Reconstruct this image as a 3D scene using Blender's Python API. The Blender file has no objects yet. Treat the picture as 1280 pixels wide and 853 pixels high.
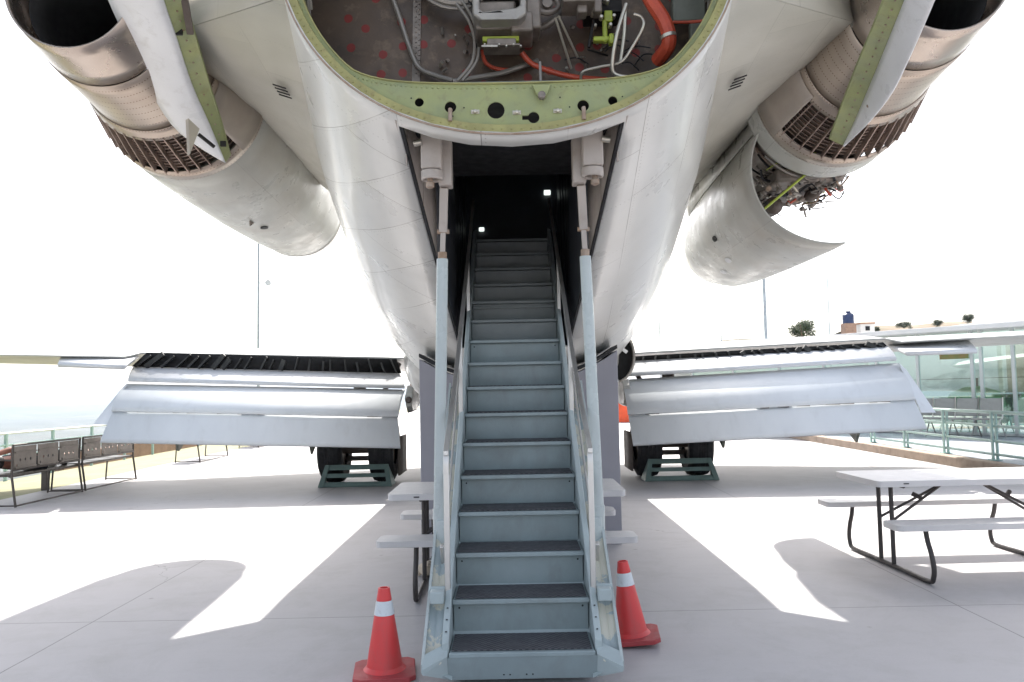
import bpy, bmesh, math, random
from mathutils import Vector, Matrix
from mathutils.geometry import tessellate_polygon
from mathutils import noise as mnoise
def fractal(p, H, lac, octv): return mnoise.fractal(p, H, lac, octv)
random.seed(7)
S = bpy.context.scene
COL = S.collection
R = math.radians

# ------------------------------------------------------------------ camera
FPX = 1000.0; PITCH = R(3.46); ROLL = R(1.1); CP = Vector((-0.02, 0.0, 1.43))
FWD = Vector((0, math.cos(PITCH), math.sin(PITCH))); UP = Vector((0, -math.sin(PITCH), math.cos(PITCH)))
XH = Vector((1, 0, 0))
cam_d = bpy.data.cameras.new('camera'); cam = bpy.data.objects.new('camera', cam_d); COL.objects.link(cam)
cx = XH * math.cos(ROLL) - UP * math.sin(ROLL); cy = XH * math.sin(ROLL) + UP * math.cos(ROLL); cz = -FWD
cam.matrix_world = Matrix(((cx.x, cy.x, cz.x, CP.x), (cx.y, cy.y, cz.y, CP.y), (cx.z, cy.z, cz.z, CP.z), (0, 0, 0, 1)))
cam_d.sensor_width = 36; cam_d.lens = FPX * 36 / 1280; cam_d.clip_end = 20000; cam_d.clip_start = 0.05
S.camera = cam

def ray(px, py):
    dx = px - 640; up = 426.5 - py
    u = dx * math.cos(ROLL) + up * math.sin(ROLL); v = -dx * math.sin(ROLL) + up * math.cos(ROLL)
    return XH * u + UP * v + FWD * FPX
def P(px, py, Y):
    d = ray(px, py); return CP + d * (Y / d.y)
def G(px, py, z=0.0):
    d = ray(px, py); return CP + d * ((z - CP.z) / d.z)

# ------------------------------------------------------------------ light
SUN_EL = 44.2; SUN_AZ = 0
w = bpy.data.worlds.new('World'); S.world = w; w.use_nodes = True
nt = w.node_tree; bg = nt.nodes['Background']
sky = nt.nodes.new('ShaderNodeTexSky'); sky.sky_type = 'NISHITA'; sky.sun_disc = False
sky.sun_elevation = R(SUN_EL); sky.sun_rotation = R(SUN_AZ); sky.air_density = 1.0; sky.dust_density = 3.0; sky.ozone_density = 1.0
hs_ = nt.nodes.new('ShaderNodeHueSaturation'); hs_.inputs['Saturation'].default_value = .5; nt.links.new(sky.outputs[0], hs_.inputs['Color']); nt.links.new(hs_.outputs[0], bg.inputs[0]); bg.inputs[1].default_value = 0.15
sd = bpy.data.lights.new('sun', 'SUN'); sd.energy = 4.2; sd.angle = R(0.5); sd.color = (1, .96, .9)
so = bpy.data.objects.new('sun', sd); COL.objects.link(so); so.rotation_euler = (-R(90 - SUN_EL), 0, 0); so.location = (0, 20, 30)
S.view_settings.view_transform = 'Standard'; S.view_settings.look = 'None'; S.view_settings.gamma = 1
S.view_settings.exposure = 1.18
S.render.engine = 'CYCLES'; S.cycles.use_denoising = True
S.cycles.max_bounces = 12; S.cycles.diffuse_bounces = 6; S.cycles.volume_bounces = 0

# ------------------------------------------------------------------ helpers
WO = {}
class MB:
    def __init__(s): s.v = []; s.f = []; s.uv = {}
    def add(s, vs, fs, uvs=None):
        b = len(s.v); s.v += [tuple(x) for x in vs]
        for k, f in enumerate(fs):
            if uvs: s.uv[len(s.f)] = uvs[k]
            s.f.append([b + i for i in f])
        return s
    def box(s, c, d, m=None):
        c = Vector(c); vs = []
        for x in (-.5, .5):
            for y in (-.5, .5):
                for z in (-.5, .5):
                    q = Vector((x * d[0], y * d[1], z * d[2]))
                    if m: q = m @ q
                    vs.append(c + q)
        return s.add(vs, [(0, 1, 3, 2), (4, 6, 7, 5), (0, 4, 5, 1), (2, 3, 7, 6), (0, 2, 6, 4), (1, 5, 7, 3)])
    def bar(s, p0, p1, w_, h_, up=(0, 0, 1)):
        p0 = Vector(p0); p1 = Vector(p1); d = p1 - p0; L = d.length; d.normalize()
        u = Vector(up); x = d.cross(u)
        if x.length < 1e-4: x = d.cross(Vector((0, 1, 0)))
        x.normalize(); u = x.cross(d)
        m = Matrix((x, d, u)).transposed()
        return s.box((p0 + p1) / 2, (w_, L, h_), m)
    def rings(s, rings, closed=True, cap0=True, cap1=True):
        n = len(rings[0]); vs = [q for r in rings for q in r]; fs = []
        for i in range(len(rings) - 1):
            for j in range(n if closed else n - 1):
                k = (j + 1) % n
                fs.append((i * n + j, i * n + k, (i + 1) * n + k, (i + 1) * n + j))
        if closed and cap0: fs.append(tuple(range(n - 1, -1, -1)))
        if closed and cap1: fs.append(tuple((len(rings) - 1) * n + j for j in range(n)))
        return s.add(vs, fs)
    def tube(s, pts, r, n=10, rr=None, cap=True):
        pts = [Vector(p) for p in pts]; rings = []
        t0 = (pts[1] - pts[0]).normalized(); a = t0.orthogonal().normalized()
        for i, p in enumerate(pts):
            if i == 0: t = t0
            elif i == len(pts) - 1: t = (pts[-1] - pts[-2]).normalized()
            else: t = ((pts[i] - pts[i - 1]).normalized() + (pts[i + 1] - pts[i]).normalized()).normalized()
            a = (a - t * a.dot(t)).normalized(); b = t.cross(a)
            q = rr[i] if rr else r
            rings.append([p + (a * math.cos(2 * math.pi * k / n) + b * math.sin(2 * math.pi * k / n)) * q for k in range(n)])
        return s.rings(rings, True, cap, cap)
    def lathe(s, prof, c=(0, 0, 0), n=24, axis='z', cap=True):
        rings = []
        for r, h in prof:
            ring = []
            for k in range(n):
                a = 2 * math.pi * k / n; x, y = r * math.cos(a), r * math.sin(a)
                ring.append(Vector(c) + (Vector((x, y, h)) if axis == 'z' else Vector((x, h, y)) if axis == 'y' else Vector((h, x, y))))
            rings.append(ring)
        return s.rings(rings, True, cap, cap)
    def poly(s, pts, off, holes=()):
        """flat polygon (with holes) given thickness by the vector off"""
        loops = [[Vector(p) for p in pts]] + [[Vector(p) for p in h] for h in holes]
        tris = tessellate_polygon(loops); flat = [p for l in loops for p in l]; n = len(flat); off = Vector(off)
        s.add(flat + [p + off for p in flat], [tuple(t) for t in tris] + [(t[2] + n, t[1] + n, t[0] + n) for t in tris])
        b = len(s.v) - 2 * n; i = 0
        for l in loops:
            m = len(l)
            for j in range(m):
                k = (j + 1) % m
                s.f.append([b + i + j, b + i + k, b + n + i + k, b + n + i + j])
            i += m
        return s
    def build(s, name, mat, parent=None, bevel=0, sharp=35, solid=0, sub=0, local=False, flat=False):
        me = bpy.data.meshes.new(name); me.from_pydata(s.v, [], s.f)
        if s.uv:
            ul = me.uv_layers.new(name='UVMap')
            for fi, p in enumerate(me.polygons):
                if fi in s.uv:
                    for li, t in zip(p.loop_indices, s.uv[fi]): ul.data[li].uv = t
        bm = bmesh.new(); bm.from_mesh(me)
        bmesh.ops.remove_doubles(bm, verts=bm.verts, dist=1e-5)
        bmesh.ops.recalc_face_normals(bm, faces=bm.faces); bm.to_mesh(me); bm.free()
        for p in me.polygons: p.use_smooth = True
        if flat:
            for p in me.polygons: p.use_smooth = False
        else: me.set_sharp_from_angle(angle=R(sharp))
        me.materials.append(mat)
        o = bpy.data.objects.new(name, me); COL.objects.link(o)
        if parent is not None:
            o.parent = parent; o.location = -WO[parent.name]
        WO[o.name] = Vector((0, 0, 0))
        if solid:
            m = o.modifiers.new('solid', 'SOLIDIFY'); m.thickness = abs(solid); m.offset = -1 if solid > 0 else 1
        if bevel:
            m = o.modifiers.new('bevel', 'BEVEL'); m.width = bevel; m.segments = 2; m.limit_method = 'ANGLE'; m.angle_limit = R(40)
        return o
def catmull(pts, k=6):
    pts = [Vector(p) for p in pts]; out = []
    for i in range(len(pts) - 1):
        p0 = pts[max(i - 1, 0)]; p1 = pts[i]; p2 = pts[i + 1]; p3 = pts[min(i + 2, len(pts) - 1)]
        for j in range(k):
            t = j / k
            out.append(.5 * ((2 * p1) + (p2 - p0) * t + (2 * p0 - 5 * p1 + 4 * p2 - p3) * t * t + (3 * p1 - p0 - 3 * p2 + p3) * t ** 3))
    out.append(pts[-1]); return out
def tag(o, label, cat, group=None, kind=None):
    o['label'] = label; o['category'] = cat
    if group: o['group'] = group
    if kind: o['kind'] = kind
    return o
def struct(o, kind='structure'):
    o['kind'] = kind; return o
def thing(name, label, cat, loc=(0, 0, 0), rz=0, group=None, world=False):
    o = bpy.data.objects.new(name, None); COL.objects.link(o); o.empty_display_size = .2
    o.location = loc; o.rotation_euler = (0, 0, rz); tag(o, label, cat, group)
    WO[o.name] = Vector(loc) if world else Vector((0, 0, 0)); return o
def copy_tree(o, parent=None):
    c = o.copy(); COL.objects.link(c); WO[c.name] = WO[o.name].copy()
    if parent is not None: c.parent = parent
    for ch in [x for x in list(COL.objects) if x.parent == o]: copy_tree(ch, c)
    return c

# ------------------------------------------------------------------ materials
def N(t, ty, **kw):
    n = t.nodes.new(ty)
    for k, v in kw.items(): setattr(n, k, v)
    return n
def mixcol(t, fac, a, b, mode='MIX'):
    m = N(t, 'ShaderNodeMix', data_type='RGBA', blend_type=mode)
    for key, val in ((0, fac), (6, a), (7, b)):
        if hasattr(val, 'is_linked') or isinstance(val, bpy.types.NodeSocket): t.links.new(val, m.inputs[key])
        else: m.inputs[key].default_value = val if key == 0 else (*val[:3], 1)
    return m.outputs[2]
def mth(t, op, a, b=None, clamp=False):
    m = N(t, 'ShaderNodeMath', operation=op, use_clamp=clamp)
    for i, val in enumerate((a, b)):
        if val is None: continue
        if isinstance(val, bpy.types.NodeSocket): t.links.new(val, m.inputs[i])
        else: m.inputs[i].default_value = val
    return m.outputs[0]
def noise(t, vec, scale, detail=4, rough=.55, dist=0):
    n = N(t, 'ShaderNodeTexNoise'); n.inputs['Scale'].default_value = scale; n.inputs['Detail'].default_value = detail
    n.inputs['Roughness'].default_value = rough; n.inputs['Distortion'].default_value = dist
    t.links.new(vec, n.inputs['Vector']); return n.outputs[0]
def step(t, v, lo, hi):
    m = N(t, 'ShaderNodeMapRange', clamp=True); t.links.new(v, m.inputs[0]); m.inputs[1].default_value = lo; m.inputs[2].default_value = hi
    return m.outputs[0]
MATS = {}
def mat(name, col, rough=.5, metal=0., var=.12, vs=2.5, col2=None, dirt=0., dirtcol=(.12, .1, .08), ds=6, bump=.0, bs=40, coat=0, stretch=None, panels=None, wav=0, rvar=.1, emis=None, dthr=(.54, .7), rows=None, ddet=8):
    m = bpy.data.materials.new(name); m.use_nodes = True; t = m.node_tree; b = t.nodes['Principled BSDF']
    tc = N(t, 'ShaderNodeTexCoord'); vec = tc.outputs['Object']
    if stretch:
        mp = N(t, 'ShaderNodeMapping'); mp.inputs['Scale'].default_value = stretch; t.links.new(vec, mp.inputs[0]); vec = mp.outputs[0]
    n1 = noise(t, vec, vs, 6, .6)
    f = step(t, n1, .3, .7)
    c2 = col2 or tuple(c * (1 - var * 2) for c in col)
    c = mixcol(t, f, tuple(min(1, x * (1 + (0 if col2 else var))) for x in col), c2)
    if dirt:
        n2 = noise(t, vec, ds, ddet, .7 if ddet > 4 else .5, .4); d = mth(t, 'MULTIPLY', step(t, n2, *dthr), dirt); c = mixcol(t, d, c, dirtcol)
    bh = None
    if panels:
        bw, rh, lcol, amt = panels
        uv = tc.outputs['UV']; br = N(t, 'ShaderNodeTexBrick', offset=.37, squash=1); t.links.new(uv, br.inputs[0])
        br.inputs['Scale'].default_value = 1; br.inputs['Mortar Size'].default_value = .0032; br.inputs['Mortar Smooth'].default_value = .3
        br.inputs['Brick Width'].default_value = bw; br.inputs['Row Height'].default_value = rh
        # each panel a slightly different tone
        br.inputs['Color1'].default_value = (1, 1, 1, 1); br.inputs['Color2'].default_value = (.9, .9, .91, 1); br.inputs['Mortar'].default_value = (1, 1, 1, 1)
        c = mixcol(t, .8, c, br.outputs['Color'], 'MULTIPLY')
        # rivet rows beside the seams
        sx = N(t, 'ShaderNodeSeparateXYZ'); t.links.new(uv, sx.inputs[0])
        def near(a, per, off, wd): return mth(t, 'LESS_THAN', mth(t, 'ABSOLUTE', mth(t, 'SUBTRACT', mth(t, 'FRACT', mth(t, 'DIVIDE', a, per)), off)), wd / per)
        row = mth(t, 'MULTIPLY', near(sx.outputs[1], rh, .05, .0035), near(sx.outputs[0], .032, .5, .0045))
        colm = mth(t, 'MULTIPLY', near(sx.outputs[0], bw * .5, .03, .0035), near(sx.outputs[1], .032, .5, .0045))
        riv = mth(t, 'MAXIMUM', row, colm)
        lines = mth(t, 'MAXIMUM', mth(t, 'MULTIPLY', br.outputs['Fac'], amt), mth(t, 'MULTIPLY', riv, amt * .55))
        lines = mth(t, 'MULTIPLY', lines, step(t, noise(t, tc.outputs['Object'], 1.7, 3), .3, .55))
        c = mixcol(t, lines, c, lcol); bh = br.outputs['Fac']
    if rows:
        sp = N(t, 'ShaderNodeSeparateXYZ'); t.links.new(tc.outputs['UV'], sp.inputs[0])
        def nr(a, per, wd): return mth(t, 'LESS_THAN', mth(t, 'ABSOLUTE', mth(t, 'SUBTRACT', mth(t, 'FRACT', mth(t, 'DIVIDE', a, per)), .5)), wd / per)
        rv = mth(t, 'MULTIPLY', nr(sp.outputs[0], rows[0], .0045), nr(sp.outputs[1], rows[1], .006)); c = mixcol(t, mth(t, 'MULTIPLY', rv, .75), c, (.12, .07, .05))
    t.links.new(c, b.inputs['Base Color'])
    rn = noise(t, vec, vs * 3, 5)
    rr = N(t, 'ShaderNodeMapRange'); t.links.new(rn, rr.inputs[0]); rr.inputs[1].default_value = .3; rr.inputs[2].default_value = .7
    rr.inputs[3].default_value = max(.02, rough - rvar); rr.inputs[4].default_value = min(1, rough + rvar); t.links.new(rr.outputs[0], b.inputs['Roughness'])
    b.inputs['Metallic'].default_value = metal
    if coat: b.inputs['Coat Weight'].default_value = coat; b.inputs['Coat Roughness'].default_value = .12
    nrm = None
    if wav:
        bp = N(t, 'ShaderNodeBump'); bp.inputs['Strength'].default_value = 1; bp.inputs['Distance'].default_value = wav
        t.links.new(noise(t, tc.outputs['Object'], 1.6, 2, .4), bp.inputs['Height']); nrm = bp.outputs[0]
    if bump:
        bp = N(t, 'ShaderNodeBump'); bp.inputs['Strength'].default_value = bump; bp.inputs['Distance'].default_value = .01
        t.links.new(noise(t, vec, bs, 6), bp.inputs['Height'])
        if nrm: t.links.new(nrm, bp.inputs['Normal'])
        nrm = bp.outputs[0]
    if nrm: t.links.new(nrm, b.inputs['Normal'])
    if emis: b.inputs['Emission Color'].default_value = (*emis[:3], 1); b.inputs['Emission Strength'].default_value = emis[3]
    MATS[name] = m; return m

M_skin = mat('white_skin_paint', (.72, .715, .675), .3, .0, .05, 1.2, dirt=.3, dirtcol=(.46, .43, .37), ds=1.6, ddet=2, dthr=(.42, .85), panels=(1.25, .46, (.2, .18, .15), .85), wav=.012, rvar=.04, coat=.3, bump=.03, bs=30)
M_pylon = mat('pylon_paint', (.48, .465, .40), .42, 0, .05, 1.5, dirt=.3, dirtcol=(.3, .28, .22), ds=2, ddet=2, dthr=(.42, .85), panels=(.9, .42, (.2, .18, .15), .4), wav=.008)
M_cowl = mat('cowling_paint', (.53, .535, .49), .33, 0, .08, 1.8, dirt=.5, dirtcol=(.36, .3, .23), ds=1.5, ddet=2, dthr=(.42, .85), panels=(1.1, .5, (.18, .16, .14), .5), wav=.012)
M_white = mat('white_paint', (.72, .73, .74), .35, 0, .04, 2, dirt=.3, dirtcol=(.4, .38, .34), ds=8, wav=.006)
M_flap = mat('flap_paint', (.72, .75, .77), .4, 0, .05, 1.5, col2=(.67, .70, .725), dirt=.18, dirtcol=(.45, .45, .43), ds=3, stretch=(2, 1, .8), wav=.01)
M_wing = mat('wing_skin', (.5, .5, .47), .4, 0, .06, 1, dirt=.3, dirtcol=(.4, .36, .28), ds=3)
M_prim = mat('green_primer', (.32, .345, .14), .5, 0, .14, 6, col2=(.25, .285, .15), dirt=.5, dirtcol=(.2, .17, .08), ds=14, bump=.1)
M_prim2 = mat('olive_primer', (.34, .32, .125), .5, 0, .12, 6, dirt=.6, dirtcol=(.2, .15, .07), ds=16, bump=.1)
M_ttip = mat('bare_nozzle_metal', (.54, .465, .40), .28, .85, .1, 1.2, rvar=.03, ddet=2, col2=(.38, .33, .29), dirt=.3, dirtcol=(.3, .2, .13), ds=2.5, dthr=(.42, .8))
M_heat = mat('heat_stained_metal', (.52, .445, .37), .34, .75, .1, 2, rvar=.03, ddet=2, col2=(.38, .32, .27), dirt=.35, dirtcol=(.28, .18, .12), ds=2.5, dthr=(.42, .8), rows=(.085, .03))
M_casc = mat('cascade_metal', (.38, .29, .24), .5, .6, .2, 8, dirt=.6, dirtcol=(.06, .045, .04), ds=12)
M_casccore = mat('sooty_cascade_core', (.15, .11, .09), .6, .3, .2, 8)
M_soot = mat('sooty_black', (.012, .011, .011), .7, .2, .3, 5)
M_blank = mat('brownish_blanking_metal', (.40, .35, .30), .42, .3, .08, 2.5, dirt=.3, dirtcol=(.28, .2, .14), ds=3, dthr=(.42, .85))
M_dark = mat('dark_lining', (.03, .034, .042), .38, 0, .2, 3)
M_beige = mat('beige_interior_paint', (.44, .39, .35), .45, 0, .06, 3, dirt=.3, dirtcol=(.25, .19, .14), ds=8)
M_rust = mat('rusty_steel', (.3, .2, .13), .6, .5, .2, 12, col2=(.42, .34, .28), dirt=.5)
M_alu = mat('worn_aluminium', (.62, .6, .57), .36, .7, .06, 4, dirt=.3, dirtcol=(.38, .31, .26), ds=8, stretch=(1, 1, .3), rvar=.04)
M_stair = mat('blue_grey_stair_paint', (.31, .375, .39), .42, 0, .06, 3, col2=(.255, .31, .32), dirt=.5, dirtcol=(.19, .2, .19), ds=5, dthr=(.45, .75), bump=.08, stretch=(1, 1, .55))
M_stairup = mat('worn_shaded_stair_paint', (.24, .27, .275), .45, 0, .06, 3, col2=(.2, .225, .23), dirt=.3, dirtcol=(.14, .14, .14), ds=9)  # upper steps: stairwell shade put into the stair paint, greyed by wear
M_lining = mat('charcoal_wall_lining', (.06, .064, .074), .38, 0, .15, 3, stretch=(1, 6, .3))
M_stairlt = mat('pale_stair_paint', (.42, .485, .49), .4, 0, .05, 3, dirt=.2, dirtcol=(.3, .3, .28), ds=12)
M_chip = mat('chipped_cream_paint', (.42, .49, .5), .4, 0, .05, 4, col2=(.40, .46, .47), dirt=.95, dirtcol=(.68, .65, .54), ds=5, dthr=(.47, .5), bump=.15, bs=12)
M_strut = mat('strut_paint', (.47, .52, .515), .3, 0, .03, 2, dirt=.12, dirtcol=(.3, .3, .28), ds=10)
M_pillar = mat('mauve_grey_paint', (.30, .292, .325), .5, 0, .05, 1.2, dirt=.15, dirtcol=(.25, .23, .25), ds=4)
M_rubber = mat('black_rubber', (.02, .02, .022), .75, 0, .2, 10)
M_tyre = mat('dusty_tyre', (.018, .018, .02), .8, 0, .25, 8, dirt=.15, dirtcol=(.1, .08, .07))
M_gearbr = mat('brown_gear_paint', (.12, .095, .08), .6, .2, .15, 6)
M_chock = mat('green_chock_paint', (.11, .165, .15), .5, 0, .08, 5, dirt=.3, dirtcol=(.05, .06, .05))
M_plast = mat('white_plastic', (.63, .61, .605), .45, 0, .03, 6, bump=.25, bs=220)
M_tleg = mat('dark_brown_powdercoat', (.055, .048, .046), .45, .2, .1, 8)
M_cone = mat('red_orange_pvc', (.74, .05, .05), .42, 0, .1, 5, col2=(.66, .06, .06), dirt=.5, dirtcol=(.4, .1, .09), ds=9, dthr=(.45, .75), stretch=(1, 1, .4))
M_conebase = mat('dusty_cone_base', (.42, .055, .06), .6, 0, .1, 8, dirt=.5, dirtcol=(.3, .12, .12), ds=10)
M_band = mat('white_reflective_band', (.66, .7, .73), .35, 0, .03, 10, dirt=.6, dirtcol=(.4, .38, .38), ds=22)
M_benchm = mat('dark_bench_steel', (.10, .085, .075), .45, .4, .1, 6)
M_benchp = mat('bench_panel_steel', (.20, .175, .15), .4, .4, .08, 6)
M_rail = mat('mint_rail_paint', (.36, .52, .48), .45, 0, .06, 3, dirt=.1)
M_railw = mat('white_rail_paint', (.62, .66, .62), .45, 0, .05, 3)
M_bwall = mat('white_render_wall', (.82, .81, .78), .8, 0, .05, 1)
M_frame = mat('white_metal_frame', (.6, .64, .62), .4, .2, .04, 2)
M_brown = mat('terracotta_wall', (.34, .22, .16), .85, 0, .12, 3)
M_curb = mat('brown_concrete_curb', (.42, .33, .26), .85, 0, .1, 3, dirt=.4, bump=.2)
M_floor2 = mat('terrace_tiles', (.36, .38, .42), .5, 0, .06, 1)
M_leaf = mat('tree_leaves', (.07, .10, .035), .7, 0, .3, 1.5)
M_leaf2 = mat('bush_leaves', (.22, .24, .06), .6, 0, .3, 6)
M_trunk = mat('tree_bark', (.12, .09, .06), .9, 0, .2, 6)
M_blue = mat('dark_blue_tank', (.02, .04, .12), .4)
M_orange = mat('orange_fabric', (.75, .10, .03), .6)
M_coverib = mat('grimy_rib_metal', (.04, .04, .038), .6, .2, .3, 4)
M_hose = mat('orange_red_hose', (.55, .085, .04), .42, 0, .08, 12, col2=(.42, .06, .03), dirt=.4, dirtcol=(.3, .05, .03), ds=15)
M_pipe = mat('grey_hydraulic_pipe', (.30, .275, .245), .4, .4, .05, 4, rvar=.02)
M_pipesh = mat('bright_steel_pipe', (.55, .51, .43), .32, .7, .05, 4, rvar=.02)
M_cast = mat('cast_aluminium_box', (.26, .225, .195), .5, .4, .15, 9, dirt=.5, dirtcol=(.12, .09, .07), ds=9, bump=.1)
M_ductm = mat('grey_duct_metal', (.36, .34, .31), .45, .3, .1, 6, dirt=.4, dirtcol=(.2, .16, .12), ds=9)
M_ygreen = mat('yellow_green_valve', (.38, .46, .06), .45, 0, .1, 9, dirt=.3)
M_tank = mat('grey_green_tank', (.17, .18, .15), .5, .2, .15, 6, dirt=.3)
M_skinh = mat('reddish_skin', (.35, .15, .10), .55, 0, .08, 8)  # even reddish brown skin tone
M_cloth = mat('navy_cloth', (.02, .022, .035), .85, 0, .2, 12)
M_jean = mat('faded_blue_jeans', (.22, .30, .42), .85, 0, .12, 12)
M_hair = mat('black_hair', (.015, .012, .01), .6)
M_fur = mat('cream_fur', (.55, .46, .36), .85, 0, .1, 12, dirt=1, dirtcol=(.04, .03, .025), ds=9, bump=.4, bs=90)
M_green = mat('bright_green_paint', (.10, .42, .16), .35)
M_sign = mat('brown_green_banner', (.26, .17, .06), .5, 0, .1, 6, col2=(.12, .2, .05))
M_light = mat('cabin_lamp', (.8, .85, .8), .5, emis=(.9, 1, .95, .55))
M_pole = mat('galvanised_pole', (.45, .5, .52), .5, .3)
M_chairm = mat('grey_chair_shell', (.30, .31, .29), .5, .3)

def bulkhead_mat():
    m = mat('brown_bulkhead_sheet', (.125, .086, .06), .42, .35, .2, 3.5, col2=(.07, .055, .045), dirt=.5, dirtcol=(.28, .2, .13), ds=9, bump=.06)
    t = m.node_tree; b = t.nodes['Principled BSDF']; old = b.inputs['Base Color'].links[0].from_socket
    tc = N(t, 'ShaderNodeTexCoord'); mp = N(t, 'ShaderNodeMapping'); mp.inputs['Scale'].default_value = (1, 0, 1); t.links.new(tc.outputs['Object'], mp.inputs[0])
    sq = N(t, 'ShaderNodeSeparateXYZ'); t.links.new(tc.outputs['Object'], sq.inputs[0]); cb = N(t, 'ShaderNodeCombineXYZ'); t.links.new(sq.outputs[0], cb.inputs[0]); t.links.new(sq.outputs[2], cb.inputs[1])
    v = N(t, 'ShaderNodeTexVoronoi', voronoi_dimensions='2D'); v.inputs['Scale'].default_value = 5.4; v.inputs['Randomness'].default_value = .7; t.links.new(cb.outputs[0], v.inputs['Vector'])
    d = mth(t, 'ADD', v.outputs['Distance'], mth(t, 'MULTIPLY', noise(t, mp.outputs[0], 30, 2), .05))
    spot = mth(t, 'SUBTRACT', 1, step(t, d, .165, .185))
    c = mixcol(t, mth(t, 'MULTIPLY', spot, .85), old, (.22, .022, .018)); t.links.new(c, b.inputs['Base Color']); return m
M_bulk = bulkhead_mat()

def concrete_mat():
    m = bpy.data.materials.new('apron_concrete'); m.use_nodes = True; t = m.node_tree; b = t.nodes['Principled BSDF']
    tc = N(t, 'ShaderNodeTexCoord'); vec = tc.outputs['Object']
    c = mixcol(t, step(t, noise(t, vec, .5, 6, .6), .3, .7), (.46, .44, .445), (.395, .38, .385))
    c = mixcol(t, mth(t, 'MULTIPLY', step(t, noise(t, vec, 2.3, 8, .7, .3), .5, .72), .5), c, (.33, .31, .30))
    mp = N(t, 'ShaderNodeMapping'); mp.inputs['Scale'].default_value = (1.2, 9, 1); t.links.new(vec, mp.inputs[0])
    c = mixcol(t, mth(t, 'MULTIPLY', step(t, noise(t, mp.outputs[0], 1.5, 6, .6), .45, .8), .3), c, (.38, .36, .36))
    c = mixcol(t, mth(t, 'MULTIPLY', step(t, noise(t, vec, 60, 3), .6, .75), .25), c, (.3, .28, .27))
    v = N(t, 'ShaderNodeTexVoronoi'); v.inputs['Scale'].default_value = 1.3; t.links.new(vec, v.inputs['Vector'])
    c = mixcol(t, mth(t, 'MULTIPLY', mth(t, 'SUBTRACT', 1, step(t, v.outputs['Distance'], .015, .03)), .5), c, (.16, .14, .13))
    c = mixcol(t, mth(t, 'MULTIPLY', step(t, noise(t, vec, .9, 10, .75, 1.2), .5, .7), .42), c, (.30, .285, .28))
    vc = N(t, 'ShaderNodeTexVoronoi', feature='DISTANCE_TO_EDGE'); vc.inputs['Scale'].default_value = .33; t.links.new(N(t, 'ShaderNodeVectorMath', operation='ADD').outputs[0], vc.inputs['Vector'])
    va = vc.inputs['Vector'].links[0].from_node; t.links.new(vec, va.inputs[0]); nn = N(t, 'ShaderNodeTexNoise'); nn.inputs['Scale'].default_value = 2.2; nn.inputs['Detail'].default_value = 6; t.links.new(vec, nn.inputs['Vector'])
    sc_ = N(t, 'ShaderNodeVectorMath', operation='SCALE'); sc_.inputs['Scale'].default_value = .7; t.links.new(nn.outputs['Color'], sc_.inputs[0]); t.links.new(sc_.outputs[0], va.inputs[1])
    crack = mth(t, 'MULTIPLY', mth(t, 'LESS_THAN', vc.outputs['Distance'], .0016), step(t, noise(t, vec, .35, 2), .52, .56)); c = mixcol(t, mth(t, 'MULTIPLY', crack, .6), c, (.2, .185, .18))
    sx = N(t, 'ShaderNodeSeparateXYZ'); t.links.new(vec, sx.inputs[0])
    wob = mth(t, 'MULTIPLY', mth(t, 'SUBTRACT', noise(t, vec, 3, 3), .5), .012)
    def joint(a, per, off):
        f = mth(t, 'FRACT', mth(t, 'DIVIDE', mth(t, 'ADD', mth(t, 'SUBTRACT', a, off - per * 500), wob), per))
        return mth(t, 'LESS_THAN', mth(t, 'ABSOLUTE', mth(t, 'SUBTRACT', f, .5)), .0045 / per)
    j = mth(t, 'MAXIMUM', joint(sx.outputs[0], 5.52, 0.03), joint(sx.outputs[1], 5.0, 2.7))
    c = mixcol(t, mth(t, 'MULTIPLY', j, .75), c, (.13, .12, .12))
    t.links.new(c, b.inputs['Base Color']); b.inputs['Roughness'].default_value = .6
    bp = N(t, 'ShaderNodeBump'); bp.inputs['Strength'].default_value = .25; bp.inputs['Distance'].default_value = .006
    t.links.new(noise(t, vec, 45, 8, .7), bp.inputs['Height']); t.links.new(bp.outputs[0], b.inputs['Normal']); return m
M_conc = concrete_mat()
M_grass = mat('dry_yellow_grass', (.30, .275, .17), .9, 0, .2, 1.2, col2=(.24, .245, .13), bump=.6, bs=60)
M_ridge = mat('dry_ridge_earth', (.28, .2, .14), .95, 0, .2, .2, col2=(.16, .14, .08))
M_land = mat('valley_land', (.06, .075, .06), .9, 0, .2, .004, col2=(.10, .10, .085), dirt=.5, dirtcol=(.22, .21, .2), ds=.01)

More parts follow.
